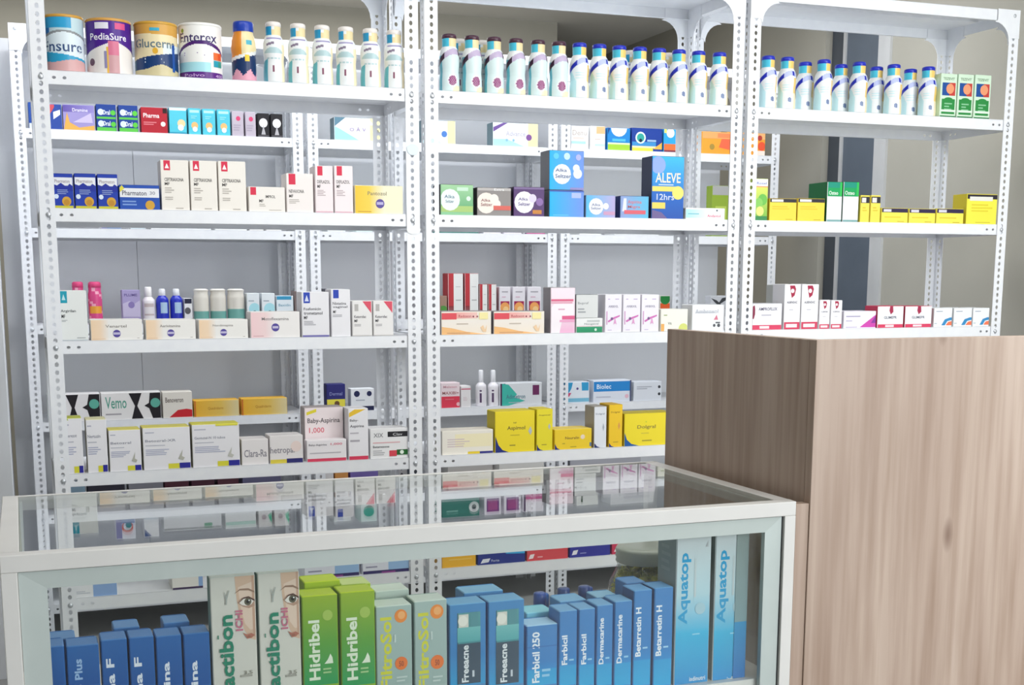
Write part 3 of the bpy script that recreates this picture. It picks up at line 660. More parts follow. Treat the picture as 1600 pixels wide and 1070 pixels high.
C('F2', 3, [(1032, 1075, 483)], 'white and lemon carton behind counter corner', 'F0EFE4', 'l .1 .7 .3 .8 1 9AA86A;t .26 .3 .4 .42 6A6E66 Vit;c .85 .1 .26 D6DC7A;r 0 0 .12 .34 EDB060')
C('F2', 3, [(1081, 1133, 476)], 'white carton with small red triangle', 'ECEDF0', 'l .1 .66 .8 .78 1 C0C4CC;t .08 .68 .8 .84 B4B8C4 Ambroxol;p D87C94 .66 .42 .8 .42 .75 .62;c .68 .2 .06 54565C;c .82 .2 .07 54565C;r .72 .28 .86 .34 6C6E74')
C('F3', 3, [(1175, 1222, 474)], 'wide white carton with red foot and emblem', 'F1F0F3', 'r 0 0 1 .18 D84466;r .25 .04 .58 .14 F4E6EA;p 8A2848 0 .9 .06 .95 .08 .8 .08 .6 .04 .42 0 .42;t .2 .74 .84 .86 45406A AMPROFLUX;l .3 .52 .7 .62 1 B9B6C4', side='C8C8CE')
rd = 'r 0 0 1 .16 D04060;r .12 .04 .84 .12 F1E0E4;p A82848 .3 .98 .62 .98 .7 .9 .62 .76 .44 .7 .36 .84;c .48 .86 .05 F0E0E4;t .14 .58 .8 .63 6A6878 {};l .3 .42 .6 .46 1 C4C2CC'
C('F3', 3, [(1225, 1251, 444), (1252, 1279, 444)], 'tall white carton with red emblem and foot', 'F2F1F4', rd.format('ALBENDAZ'))
C('F3', 3, [(1280, 1297, 469), (1298, 1316, 469)], 'small white carton with red emblem and foot', 'F1F0F4', rd.format('CEFIX'))
C('F3', 3, [(1318, 1369, 486)], 'white and violet carton with magenta wedge', 'ECE8F4', 'l .06 .66 .6 .78 1 9C96B8;l .06 .4 .3 .5 1 B0AAC8;p D04CB0 .5 .05 1 .8 1 .05;p 8A3C9A .85 .3 1 .75 1 .3;l .06 .04 .5 .1 1 A090B8')
C('F3', 3, [(1371, 1412, 478), (1414, 1456, 478)], 'low white carton with red foot', 'F1F0F4', 'r 0 0 1 .16 D84466;r .3 .03 .64 .13 F0DCE2;p A83050 .46 1 .58 1 .6 .74 .5 .62 .44 .8;t .24 .42 .74 .54 5A6478 GLIMEPR', side='D04060')
C('F3', 3, [(1459, 1488, 481), (1490, 1519, 481), (1520, 1546, 481)], 'white carton with blue and orange arc', 'EFF2F5', 'l .1 .8 .55 .88 1 8E98A8;p 3C8EC4 .42 .08 .6 .4 .9 .5 1 .5 1 .36 .75 .3 .62 .08;p F07C58 .66 .08 .8 .26 1 .3 1 .08;l .02 .14 .2 .24 1 B9C4CC')

# ---- fourth shelf, front
bay = 'l .04 .86 .3 .92 1 B8BAC8;t .04 .66 .7 .72 8C8E9C {};l .04 .56 .6 .6 1 B4B6C2;l .04 .34 .7 .5 4 A9ADC6;r {} .01 {} .13 D9D43E;r {} .01 1 .14 2C2C94'
def bayer(xr, stem, tx, ua, ub, top='E9E6B8', spec=''):
    C('F1', 4, [xr], stem, 'E9E8EC', bay.format(tx, ua, ub, ub)+';'+spec, side='C2BEAA', top=top)
bayer((101, 130, 653), 'narrow white carton with lime flap, leftmost', 'Cerezot', .45, .75, 'C8D04A', 'p B9C83A .02 .97 .25 .97 .2 1 .02 1')
bayer((135, 168, 655), 'narrow tall white carton, second in row,', 'Nertuzin', .52, .76)
bayer((170, 221, 671), 'squarish white carton with blue and yellow foot,', 'Betozral', .56, .8, 'E6DD6A', 'p B4B4A8 .7 .24 .82 .46 .8 .3 .88 .26 .84 .2')
bayer((223, 298, 667), 'wide white carton with blue and yellow foot,', 'Betozral-XR', .52, .76, 'E6DD6A', 'p B4B4A8 .74 .24 .84 .46 .82 .3 .88 .26 .84 .2')
bayer((300, 375, 662), 'wide white carton with yellow top,', 'Gentuzel-N 10 tubos', .52, .76, 'E0DA4A', 'p C4C4BC .74 .24 .84 .46 .82 .3 .88 .26 .84 .2;r .5 .96 .98 1 E0DA4A')
# a clear-wrapped bundle of cartons
for i, (xr, yt) in enumerate([((377, 420), 686), ((421, 474), 680)]):
    C('F1', 4, [(xr[0], xr[1], yt)], ['left', 'right'][i]+' shrink wrapped carton', 'E7E3E3', ['t .08 .3 .95 .6 8A8690 Clara-Ra', 't .0 .3 .75 .6 8A8690 hetropal;r .0 .0 .5 .14 D9C84A;r .5 0 1 .16 2C2C6E;c .8 .6 .2 EAD8D2'][i], group='shrink wrapped cartons', dy=.004)
C('F1', 4, [(476, 537, 636)], 'big pinkish aspirin carton with yellow tab', 'F1E4E6', 'p E8D83A .04 .86 .3 .92 .3 .98 .04 .92;t .06 .68 .92 .8 5A5258 Baby-Aspirina;t .1 .5 .5 .62 E07080 1,000;l .1 .36 .9 .42 1 D8A8B0;r 0 0 1 .06 D8405E', side='B4A8A8', dy=.045, d=.06)
C('F1', 4, [(479, 542, 687)], 'low white aspirin carton with red foot', 'EFEBEE', 'r 0 0 1 .14 D84462;t .04 .72 .5 .84 5A5660 Baby-Aspirina;t .6 .74 .9 .86 D8607A 1,000;l .06 .36 .9 .46 1 B9B4BC', d=.035)
C('F1', 4, [(544, 576, 638)], 'narrow white aspirin carton with orange tab', 'EDECF0', 'p EFC63A .02 .84 .5 .92 .9 .99 .3 .99 .02 .92;t .06 .74 .5 .8 5A5860 Baby-;t .06 .62 .8 .69 5A5860 Aspirina;l .06 .5 .6 .56 1 C0BCC4;l .06 .34 .7 .42 1 B0ACB4;r 0 0 1 .07 D8405E')
C('F1', 4, [(578, 638, 669)], 'low white carton with black tab and red square', 'EDEDEE', 'r .46 .72 1 .9 26262A;t .6 .76 .86 .85 C8C8CC Clav;t .08 .72 .34 .86 8A8A8E XIX;l .06 .5 .9 .58 1 E0B0B4;t .06 .36 .5 .44 6A6A70 Betamesona;l .06 .1 .45 .3 3 B8B8BC;r .5 .06 .7 .26 DC4A58;r .7 .1 1 .28 22662E;c .84 .19 .07 E8F4E8')
C('F2', 4, [(690, 771, 672)], 'wide cream carton under loose leaflets', 'EFEADF', 'r .25 .3 .98 .86 F3EAC4;l .1 .3 .6 .7 4 D8C8C8;r .5 .0 .74 .1 E0C63A;r .74 0 1 .09 2A2C7C', dy=.004)
vp = 'p 1E2F86 0 0 .3 0 .15 .08 .06 .2 0 .36;'
vq = 'p {} .3 0 .16 .07 .07 .18 0 .36 0 1 1 1 1 0'
C('F2', 4, [(773, 836, 642)], 'large yellow carton with navy corner, left of pair', 'EFD92E', 'r 0 0 1 1 22307E;p EFD92E .34 0 .18 .06 .08 .18 0 .4 0 1 1 1 1 0;t .3 .52 .76 .64 6A5A2E Aspimol;t .46 .7 .54 .74 8A7A30 NF;l .36 .14 .6 .2 1 9A8830;p B8BEC4 .9 .4 .84 .5 .9 .62 .94 .5;l .38 .4 .62 .44 1 C0AC30', side='C8B62A', top='E6D238')
C('F2', 4, [(838, 864, 639)], 'narrow yellow carton with navy corner', 'EBDC30', 'r 0 0 1 1 22307E;p EBDC30 .4 0 .2 .03 .08 .08 0 .16 0 1 1 1 1 0;t .1 .84 .85 .88 6A5A2E Aspimol;p B8BEC4 .8 .5 .72 .58 .8 .66 .88 .58;l .3 .12 .7 .17 1 A89830', top='E6D238')
C('F2', 4, [(866, 925, 670)], 'low yellow carton with navy corner', 'F0CE30', 'r 0 0 1 1 22307E;p F0CE30 .14 0 .06 .08 .0 .3 0 1 1 1 1 0;t .28 .5 .66 .64 7A5A2E Neuralin;c .76 .6 .12 F0DCC4;l .2 .26 .3 .34 1 A89830;l .42 .08 .6 .16 1 A89830;r .95 .1 1 .3 5A7AA0', top='F4DA60')
C('F2', 4, [(928, 948, 635)], 'narrow white carton with navy foot', 'E4E8F0', 'r 0 0 1 .1 26346E;p E4E8F0 .5 0 .2 .04 .0 .12 1 .12 1 0;t .1 .8 .85 .85 8A92A4 Dolgral;p A8B0BC .75 .4 .68 .5 .75 .6 .84 .5', side='A8A29A', d=.07)
C('F2', 4, [(951, 973, 632)], 'slim golden yellow carton beside the white one', 'F2C82A', 'r 0 0 1 1 22307E;p F2C82A .4 0 .16 .03 .0 .1 0 1 1 1 1 0;t .12 .8 .8 .85 8A6A20 Dolgral;p E0A050 .75 .4 .66 .5 .75 .6 .86 .5;l .3 .1 .7 .14 1 B89830', side='D8AE24')
C('F2', 4, [(975, 1052, 645)], 'large yellow carton partly hidden by wooden counter', 'F1DC2E', 'r 0 0 1 1 1E5AA0;p F1DC2E .3 0 .14 .07 .05 .2 0 .42 0 1 1 1 1 0;t .26 .5 .64 .64 7A6A3A Dolgral;l .34 .36 .56 .42 1 D0BC40;l .36 .12 .58 .2 1 A89830;c .44 .74 .02 B8C83A', side='C8B62A')

# grey carton standing on the flat green one (third shelf, middle rack)
gz = LEV[3]+.0002+spanx(900, 942, 497, .008, LEV[3])[2]+.0008
C('F2', 3, [(900, 935, 460)], 'grey white carton stacked on a green one', 'DADCDC', 't .06 .56 .56 .7 8A8E92 Ibuprof;l .06 .2 .5 .46 2 9EA2A6', side='8E9094', z=gz, d=.05)
# lift the upper antacid carton onto the lower one
zl = LEV[2]+.0002+spanx(858, 913, 297, .008, LEV[2])[2]+.0008
bpy.data.objects.remove(tb)
C('F2', 2, [(858, 913, 235)], 'bright blue antacid carton stacked on top', '2AA0E4', blt+'c .36 .40 .26 E6EAF0;c .78 .56 .1 DDE8F8;c .82 .42 .13 DDE8F8;t .16 .46 .5 .54 55618E Alka;t .16 .3 .62 .4 55618E Seltzer;c .5 .86 .09 BFE6F4;c .18 .86 .08 5CC4EE;c .84 .84 .08 A9B0EC;r .6 0 1 .06 8E8AC4', side='77787F', z=zl)

# ---- fifth shelf, front (seen through the display case)
C('F1', 5, [(112, 184, 905)], 'white and pale blue carton seen through display case,', 'EBECEF', 'r .46 0 1 1 8FB0E0;l .04 .2 .4 .4 2 C0C4D0;r 0 .9 1 1 2E3870', d=.09)
C('F1', 5, [(268, 318, 888)], 'cream carton left of the eye picture cartons,', 'EDEAE4', 'r .86 0 1 1 8FB0E0;r 0 0 1 .1 3A2450', d=.09)
C('F1', 5, [(475, 562, 866), (566, 640, 860)], 'low white carton with violet foot', 'E6E8F2', 'r 0 0 1 .14 2A1E60;r .55 .14 1 .6 9CC0E8;l .06 .25 .45 .4 1 9A9AB0;r .4 .0 .7 .08 8A3A8A', d=.09)
C('F2', 5, [(690, 744, 850)], 'orange yellow carton seen through display case,', 'F0B428', 'l .2 .3 .9 .4 1 F4CA60', d=.08)
C('F2', 5, [(746, 821, 843)], 'navy carton with cyan corner seen through display case,', '1E2F86', 'p 36A6DC .5 .7 .6 .4 1 .36 1 .8 .5 .8;p E6E8F2 .05 .06 .22 .1 .26 .26 .1 .24;t .28 .1 .45 .2 C0C8E4 Forte', d=.08)
C('F2', 5, [(823, 888, 836)], 'red carton seen through display case,', 'D8464E', 'p F4E6E8 .03 .08 .14 .1 .18 .28 .07 .26;l .25 .1 .45 .2 1 EFB0B4', d=.08)
C('F2', 5, [(890, 954, 830)], 'indigo carton seen through display case,', '2A2C96', 'p F0ECF4 .04 .1 .16 .12 .2 .3 .08 .28;l .25 .12 .45 .2 1 9CA0D8', d=.08)
C('F2', 5, [(956, 1010, 826)], 'crimson carton behind the sweet jar,', 'CC2E54', 'p F4E6E8 .05 .1 .2 .12 .24 .3 .1 .28', d=.08)

# ---- upper shelf, rear row
C('B1', 1, [(44, 76, 160)], 'blue and lime carton half behind rack post', '2A50A0', 'r 0 0 1 .2 D8E0E8;r .6 .7 1 1 A8C04A')
C('B1', 1, [(77, 97, 163)], 'small navy carton with red edge', '2E4A9A', 'p C8505A 0 .6 .4 .9 .4 1 0 1;p E8ECF4 .3 .4 .9 .6 .9 .8 .3 .7')
C('B1', 1, [(98, 148, 164)], 'violet carton with gold waves', '9A90C4', 'r 0 .72 1 1 5E4E9C 8E84C0;t .3 .74 .8 .88 E6E2F2 Dramine;p E0A850 0 0 .12 .7 .2 .3 .5 .1 1 .2 1 0;p C4B8DC .3 .3 .9 .7 .95 .3')
C('B1', 1, [(150, 182, 163), (185, 216, 164)], 'double blue and green antacid carton', '1E3E8A', 'r 0 0 1 .14 5AB848;r 0 .46 1 .54 5AB848;c .22 .72 .12 CFE0F4;t .3 .62 .7 .8 E9F2FA Oral;c .86 .7 .1 5AC040;c .22 .28 .12 CFE0F4;t .3 .2 .7 .38 E9F2FA Oral;c .86 .26 .1 5AC040')
C('B1', 1, [(220, 262, 168)], 'dark red carton', 'A8202E', 't .08 .6 .7 .78 F2E6E6 Pharma;l .08 .3 .6 .46 2 D88088;c .84 .36 .1 F0D8D8;r .84 .8 1 1 2A1416')
C('B1', 1, [(264, 292, 168)], 'wide turquoise carton with baby picture', '4FB9CC', 'r 0 .9 1 1 DDEFF2;c .7 .4 .16 F0C898;c .66 .24 .12 F2F2EE;r 0 0 1 .06 2A8AA4')
C('B1', 1, [(294, 314, 169), (316, 337, 170), (339, 360, 171)], 'narrow turquoise carton with baby picture', '4FB9CC', 'r .1 .84 .9 .94 A8DCE4;c .5 .34 .14 F0B070;c .52 .2 .1 F2F2EE;l .2 .6 .8 .74 2 8FD2DC')
C('B1', 1, [(362, 381, 174), (383, 400, 175)], 'pale mauve carton with pink dot', 'B4AAB6', 'c .55 .72 .1 C8406A;l .1 .2 .8 .5 3 A096A6')
C('B1', 1, [(402, 421, 177), (423, 442, 178)], 'small black carton with silver figure', '1E1C20', 'c .5 .6 .2 D4D2D4;p A8A6AA .3 .1 .5 .5 .7 .1;r 0 0 1 .08 4A484C')
def handle_pack(key, xr, stem, spec):
    o = C(key, 1, [xr], stem, 'E9EDEE', spec, side='5E747C', name='bottle_multipack', cat='multipack')[0]
    return o
handle_pack('B2', (522, 600, 184), 'white and blue bottle multipack, left', 'p 9CD4EC 0 0 .5 0 .1 .5 0 .6;p 5A7E90 0 .6 0 1 .22 1;r .72 0 1 1 EFE6A8;c .86 .4 .12 8A8A7A;p F4F6F6 .1 .7 .3 .96 .7 .96 .8 .7;t .3 .4 .4 .56 B0A4C0 o;t .44 .4 .52 .6 A090B4 A;t .56 .4 .64 .56 B0A4C0 v')
handle_pack('B2', (660, 712, 188), 'white and yellow bottle multipack, middle', 'r .76 0 1 1 EFE3A8;c .66 .42 .14 4A7AC0;p BFE6EC 0 0 .6 0 .3 .3 0 .4')
handle_pack('B2', (770, 841, 192), 'white and purple bottle multipack, right', 'p A8D8EC 0 0 .7 0 .3 .3 0 .3;p 6A4E90 0 .6 0 .8 .22 1 .32 1;r .78 0 1 1 EFE0A8;c .8 .4 .14 7A5090;t .28 .44 .72 .66 B8B4C4 Advance;c .3 .26 .06 8AB8D0;c .45 .26 .06 8AB8D0')
C('B3', 1, [(892, 920, 197)], 'white carton with grey script', 'EDEEEF', 't .06 .6 .9 .84 B0A49C Denu;r 0 .22 .85 .34 A8D0DC;l .1 .44 .8 .52 1 D8B8A8')
C('B3', 1, [(922, 946, 197)], 'white carton with orange corner', 'EDEEEF', 'r .4 .68 1 1 F0B080;r .3 .14 1 .24 B8DCE6;l .3 .4 .9 .5 1 C8B8B0')
C('B3', 1, [(949, 985, 200)], 'blue and lime carton with white arc', '1E7EC4', 'c .5 1 .42 EDF0F2 .38;r 0 0 1 .26 9CC63A;r 0 .26 1 .34 D4E8B0;r .2 .4 .8 .52 4FB0DC;p 1C3A7A 0 .7 0 1 .1 1', left_spec='')
C('B3', 1, [(987, 1035, 200)], 'deep blue carton with white shield', '1C3C90', 'r 0 0 .7 .14 D6DA4A;r 0 .14 1 .22 E8D8B0;r 0 .22 .8 .4 3C8AC4;c .28 .58 .26 DDF0EA;c .28 .58 .19 2E9A90;c .28 .46 .08 1A2A40;p F0B04A .7 .1 1 .4 1 .1;r .5 .42 .8 .5 9AB8E0')
C('B3', 1, [(1037, 1058, 200)], 'small blue and orange carton', '2E9ED8', 'r 0 0 1 .34 E8703A;c .5 .8 .2 EDF2F4;r 0 .8 .2 1 EFE06A;r 0 0 1 .08 7A3A4A')
C('B3', 1, [(1097, 1141, 206)], 'orange vitamin carton with fruit, left of pair', 'F0A23A', 'p EE6A4A .6 .3 1 .2 1 .7 .7 .7;c .35 .32 .14 A88A40;r 0 .7 1 1 F0A868;r .55 .75 1 .95 EC8A5A')
C('B3', 1, [(1143, 1196, 206)], 'orange vitamin carton with fruit, right of pair', 'F0A23A', 'c .9 .4 .2 EE5A3A;r 0 .7 1 1 F0B478;c .84 .76 .12 B8403A;r .7 .0 1 .2 F4E4D8')

# ---- second shelf, rear row (mirrored in the top of the display case)
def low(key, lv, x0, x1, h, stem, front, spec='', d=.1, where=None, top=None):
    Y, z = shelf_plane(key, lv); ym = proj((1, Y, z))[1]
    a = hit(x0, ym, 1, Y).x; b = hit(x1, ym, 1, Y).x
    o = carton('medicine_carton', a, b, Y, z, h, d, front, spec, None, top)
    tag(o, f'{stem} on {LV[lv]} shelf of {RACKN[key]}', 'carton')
low('B1', 2, 158, 190, .072, 'small white carton with rainbow arc', 'E4E6EE', 'r .0 0 .3 1 8A8AB4;c .6 .4 .3 D86A5A;c .6 .36 .22 E4E6EE;c .66 .3 .16 2E8A8A;r .3 0 1 .2 7A90B8')
low('B1', 2, 204, 228, .07, 'small white carton with blue corner', 'EDEEF0', 'p 2E4E8A 0 1 .5 1 0 .6;r .0 0 1 .1 C8D4DC')
low('B1', 2, 236, 330, .055, 'flat wide white carton with grey edge', 'E0E2E4', 'r 0 .85 1 1 9A9C9E;r .7 .6 .84 .8 2E9A6A')
low('B1', 2, 336, 386, .06, 'flat white carton with mint stripe', 'E6E8E8', 'r 0 .6 1 .8 A8D4C4')
low('B1', 2, 390, 412, .062, 'small grey white carton with green edge', 'DCDAD8', 'p 3EB08A .7 .3 1 .8 1 .1;c .4 .4 .16 A89AA0')
low('B1', 2, 416, 440, .062, 'tiny white carton with green leaf', 'DCDAD8', 'p 3EB08A .7 .3 1 .9 1 .1;c .4 .4 .16 A89AA0')
low('B2', 2, 512, 540, .06, 'small aqua and white carton', 'E4EAEA', 'r .5 .1 1 .6 36B4AC')
low('B2', 2, 556, 582, .068, 'small teal blob patterned carton', 'CFE0DC', 'c .5 .4 .34 3EA894')
low('B2', 2, 688, 748, .074, 'wide dark teal carton with white disc', '2F7A6E', 'c .86 .5 .3 E4E8E6;c .86 .5 .14 22343A;l .1 .6 .5 .8 1 8AC0B4')
low('B2', 2, 756, 783, .074, 'left magenta and white square carton', 'E9E4EC', 'r .12 .1 .9 .85 7A3E84;r .2 .2 .8 .75 A8508C')
low('B2', 2, 788, 815, .074, 'right magenta and white square carton', 'E9E4EC', 'r .12 .1 .9 .85 7A3E84;r .2 .2 .8 .75 A8508C')
low('B2', 2, 819, 852, .072, 'white carton with magenta foot', 'EDE8EE', 'r 0 0 1 .3 C45A92;r 0 0 .1 1 4A2A54')
low('B3', 2, 905, 940, .06, 'small white carton with dark slot', 'E4E6E2', 'r .2 .3 .28 .8 2A4A2E')
low('B3', 2, 960, 1030, .065, 'wide pale grey carton', 'DADCDE', 'r .3 .3 .9 .7 C8CACE')
C('B3', 2, [(1112, 1138, 290)], 'small lime box behind rack post', '8EA83A', 'r 0 .82 1 1 A8A8A8;r .2 .3 .9 .6 B4C85A', d=.05)

# ---- third shelf, rear row
def tube(key, lv, x0, x1, yt, label, capcol, body, name='squeeze_tube', bodyf=None, capf=.3, neck=.5):
    Y, z = shelf_plane(key, lv); a, b, h = spanx(x0, x1, yt, Y+.02, z); r = (b-a)/2
    t = empty(name, ((a+b)/2, Y+r+.002, z)); tag(t, label, 'bottle')
    m = Mesh(); bc = lin(body); hb = h*(1-capf)
    pf = [(0, 0), (r*.94, 0), (r, .003)]+[(r, .003+(hb*.82-.003)*i/12) for i in range(1, 13)]+[(r*.9, hb*.9), (r*neck*1.05, hb)]
    lathe(m, pf, bodyf or (lambda q, zz: bc), 32); link('bottle_body', m.mesh('bottle_body', M['gloss'], merge=True), t)
    m = Mesh(); cc = lin(capcol)
    lathe(m, [(r*neck, hb-.001), (r*neck*1.1, hb+.001), (r*neck*1.05, h*.97), (r*neck*.8, h), (0, h)], lambda q, zz: cc, 24); link('cap', m.mesh('cap', M['gloss'], merge=True), t)
pk = Lc('D94C86', 'E9A23A', 'EFA8BE')
for i, (x0, x1) in enumerate([(113, 132), (138, 160)]):
    tube('B1', 3, x0, x1, 440, ['left', 'right'][i]+' pink lotion bottle with orange badge on third shelf, rear left', 'D24478', 'D94C86', 'lotion_bottle',
         lambda q, zz: pk[1] if .035 < zz < .06 and abs(q) < 55 else (pk[2] if int(zz*90+q*.03) % 5 == 0 else pk[0]), capf=.14, neck=.86)
C('B1', 3, [(191, 220, 453)], 'lilac carton with violet foot', 'A89CC8', 'r 0 0 1 .06 6A4EA8;t .1 .82 .85 .9 6A5A9A PLUME;p C4BAD8 0 .6 .4 .68 .7 .6 1 .7 1 .2 0 .2;c .5 .56 .1 8A7AB4')
bt = Lc('E4DEE0', 'C8B8B8')
tube('B1', 3, 222, 243, 448, 'white plastic medicine bottle beside the lilac carton', 'EFECEC', 'E4DEE0', 'medicine_bottle', lambda q, zz: bt[1] if (int(zz*400) % 3 == 0 and abs(q) < 50 and .03 < zz < .08) else bt[0], capf=.28, neck=.5)
bu = Lc('2634B4', 'A8C4E0')
for i, (x0, x1) in enumerate([(244, 264), (266, 286)]):
    tube('B1', 3, x0, x1, 451, ['left', 'right'][i]+' royal blue medicine bottle with white cap, rear third shelf', 'E4E6EC', '2634B4', 'medicine_bottle', lambda q, zz: bu[1] if abs(q-15) < 35 and .035 < zz < .075 else bu[0], capf=.2, neck=.5)
C('B1', 3, [(288, 301, 466)], 'narrow white carton with black top', 'E2E2E4', 'r 0 .8 1 1 24263C;c .4 .5 .14 5A5A5E')
for i, (x0, x1) in enumerate([(303, 327), (329, 354), (356, 383)]):
    tube('B1', 3, x0, x1, 451, ['leftmost', 'middle', 'rightmost'][i]+' ivory glass medicine bottle on third shelf, rear left', 'E6E2DA', 'DDD8CE', 'medicine_bottle',
         lambda q, zz: lin('6FA8A0') if zz < .045 else (lin('B8B2A8') if abs(q) < 50 and abs(zz-.065) < .002 else lin('DDD8CE')), capf=.06, neck=.9)
C('B1', 3, [(386, 406, 458), (409, 430, 458)], 'small white carton with aqua drop', 'E2E8EC', 'c .6 .45 .22 A8DCE6;l .1 .7 .8 .8 1 A8B4BC;c .6 .34 .07 2E7A8A;r 0 0 1 .3 C8DCE2')
C('B1', 3, [(432, 459, 462)], 'white carton with blue top edge', 'DDE6EC', 'r 0 .86 .9 1 3A94BC;t .1 .6 .85 .7 7AA8BC Baxidin;r 0 0 1 .4 B8D4E0')
C('B1', 3, [(460, 469, 455)], 'thin brown carton spine behind blue tabbed carton', '8A7A78', 'l .2 .4 .8 .7 4 A89A98')
C('B2', 3, [(500, 512, 451)], 'thin grey carton spine between blue tabbed cartons', '4A4A52', '')
tr = 'r 0 0 .36 1 B8343C;g 0 0 .36 .3 8A7A78 8A2A34;r .36 .0 1 1 E6E6E4;l .5 .4 .9 .46 1 B8B8B8;p D88A90 .4 .0 .9 .0 .7 .12;l .5 .7 .9 .74 1 C8C8C8'
C('B2', 3, [(700, 724, 427), (726, 748, 427)], 'tall white carton with red spine', 'E4E4E2', tr, side='A8282E')
C('B2', 3, [(749, 762, 444), (763, 776, 444)], 'short white carton with red spine', 'E4E4DE', tr, side='A8282E')
C('B2', 3, [(780, 798, 448), (801, 821, 448), (824, 846, 448)], 'white and magenta carton with fruit picture', 'E2DEE4', 'r .08 .1 .92 .56 A01C50;c .5 .36 .17 E8A05A;c .58 .3 .1 F0C88A;l .2 .82 .8 .9 1 A8A4AC;l .2 .66 .6 .74 1 D8B8C8')
C('B2', 3, [(688, 699, 462)], 'small brown carton at rack post', '9A7A6A', 'c .4 .3 .3 4A8A3A')
C('B3', 3, [(1031, 1047, 462)], 'small carton with orange label', 'C8C4BE', 'r 0 .2 1 .66 DC5A28;c .5 .9 .3 1E7A3A')
C('B3', 3, [(1110, 1140, 462)], 'grey carton with black cross straps', 'C4C6CC', 'p 3A3C42 0 .9 .2 .7 .7 .3 .8 .4 .3 .8;p 3A3C42 .3 .5 .6 .9 .9 .95 .9 .85', d=.05)
C('F3', 3, [(1209, 1224, 445)], 'small grey carton standing behind', 'C4C6C0', 'r .2 .7 1 .82 8A8C88;l .3 .2 .9 .5 3 B0B2AE', dy=.12, d=.05)

# ---- fourth shelf, rear row
ven = 'p 1E1A20 {} 1 {} 1 {} .55 {} 0 {} 0 {} .5;'
C('B1', 4, [(74, 99, 616)], 'white carton with mint lettering at rack post', 'DDE4E4', 't .2 .4 .9 .7 4A9A8A V')
C('B1', 4, [(100, 157, 615)], 'left black and white hourglass carton', 'EBE8E8', 'p 1E1A20 .04 .98 .4 .98 .28 .5 .4 .02 .1 .02 .2 .5;p 1E1A20 .7 .98 1 .98 1 .02 .72 .02 .64 .4 .5 .5 .64 .6;c .84 .62 .18 5FAE9C;c .52 .8 .1 EBE8E8')
C('B1', 4, [(158, 252, 613)], 'long white carton with green script', 'EBE8E6', 't .06 .42 .42 .86 5AA08C Vemo;l .06 .16 .42 .28 1 A8A4A8;p 1E1A20 .46 .98 .68 .98 .6 .5 .7 .02 .5 .02 .56 .5;p 1E1A20 .82 .98 1 .98 1 .02 .86 .02 .8 .4 .72 .5 .8 .6;c .91 .6 .18 5FAE9C')
C('B1', 4, [(254, 301, 612)], 'cream carton with red swoosh', 'E6E0D6', 'p C8222E .2 .02 .5 .3 .8 .34 1 .3 1 .02;t .08 .6 .7 .8 6A5E5A Benoveron')
C('B1', 4, [(303, 374, 625), (377, 449, 622)], 'flat yellow ointment carton', 'E6B43A', 'r 0 0 .6 1 E8B030 E2BE5A;r .6 0 1 1 E2BE5A DDCFA0;t .3 .4 .65 .6 C08A30 Quadriderm;r 0 0 .03 1 C86A2A')
C('B2', 4, [(510, 540, 600)], 'navy and yellow carton', '2A2A72', 'r 0 0 1 .46 E2D648;c .55 .3 .1 6A4A2A;t .15 .6 .85 .72 8A90C4 Dermal', d=.05)
C('B2', 4, [(548, 585, 607)], 'white carton with navy stripes', 'E6E8EC', 'c .25 .78 .14 1E2450;c .8 .78 .12 1E2450;l .2 .45 .7 .55 1 A8ACB8;r .16 .02 1 .22 1A1E48;r .0 .0 .1 .1 7A70C0', d=.05)
C('B2', 4, [(689, 719, 598)], 'white and red carton with pink top', 'EAD8DC', 'r 0 0 1 .46 DC3A52;t .1 .8 .85 .9 D8A0AC Meleten;t .05 .54 .95 .66 A8686A MAXIBI+;c .92 .14 .08 F0B8C0;l .2 .3 .8 .4 1 E86A7A')
C('B2', 4, [(720, 736, 603)], 'narrow white carton with pink cap', 'E6E2E2', 'r .0 .84 1 .9 C86A80;l .2 .3 .8 .5 3 D8C8CC')
sy_ = Lc('E9E6EA', '5A4466')
for i, (x0, x1) in enumerate([(744, 760), (763, 779)]):
    tube('B2', 4, x0, x1, 578, ['left', 'right'][i]+' white syrup bottle with pointed cap, fourth shelf, rear middle', 'EDEEF2', 'E6E4E8', 'syrup_bottle', lambda q, zz: sy_[1] if abs(q+20) < 14 and .015 < zz < .07 and int(zz*300) % 4 else sy_[0], capf=.34, neck=.42)
C('B2', 4, [(781, 847, 598)], 'white and teal carton with plum square', 'DDE0E4', 'r 0 0 .12 1 4A2A4E;p 3EB8A8 .04 .0 .04 1 .2 .94 .4 .5 .34 .36 .6 .2 .2 .0;t .14 .3 .6 .5 4A7A8A Adimetron;r .78 .45 .94 .9 6A2458;l .2 .1 .5 .18 1 A8B8C0')
C('B3', 4, [(880, 921, 597)], 'white carton with two cyan flags', 'E0E6EE', 'p 2E9ACC 0 1 .36 1 .3 .7 .2 .5 .06 .6;p 2E9ACC .7 1 .98 1 .98 .6 .72 .6;p D04A78 .12 .5 .3 .5 .2 .3;r 0 .06 1 .24 7ABCD8;c .54 .7 .06 5A4A8A')
C('B3', 4, [(927, 987, 594)], 'white carton with bright blue band', 'DDE2EC', 'r 0 .5 1 .96 2484CC;t .08 .62 .46 .84 DDECF8 Biolec;c .88 .25 .1 E4B8C8;l .06 .2 .5 .3 1 B8BCCC;r .96 0 1 1 4A5070')
C('B3', 4, [(990, 1034, 596)], 'pale grey carton with black dots', 'DADEE6', 'c .92 .72 .08 3A3C44;c .92 .34 .08 3A3C44;l .1 .6 .7 .8 2 A8ACB8')

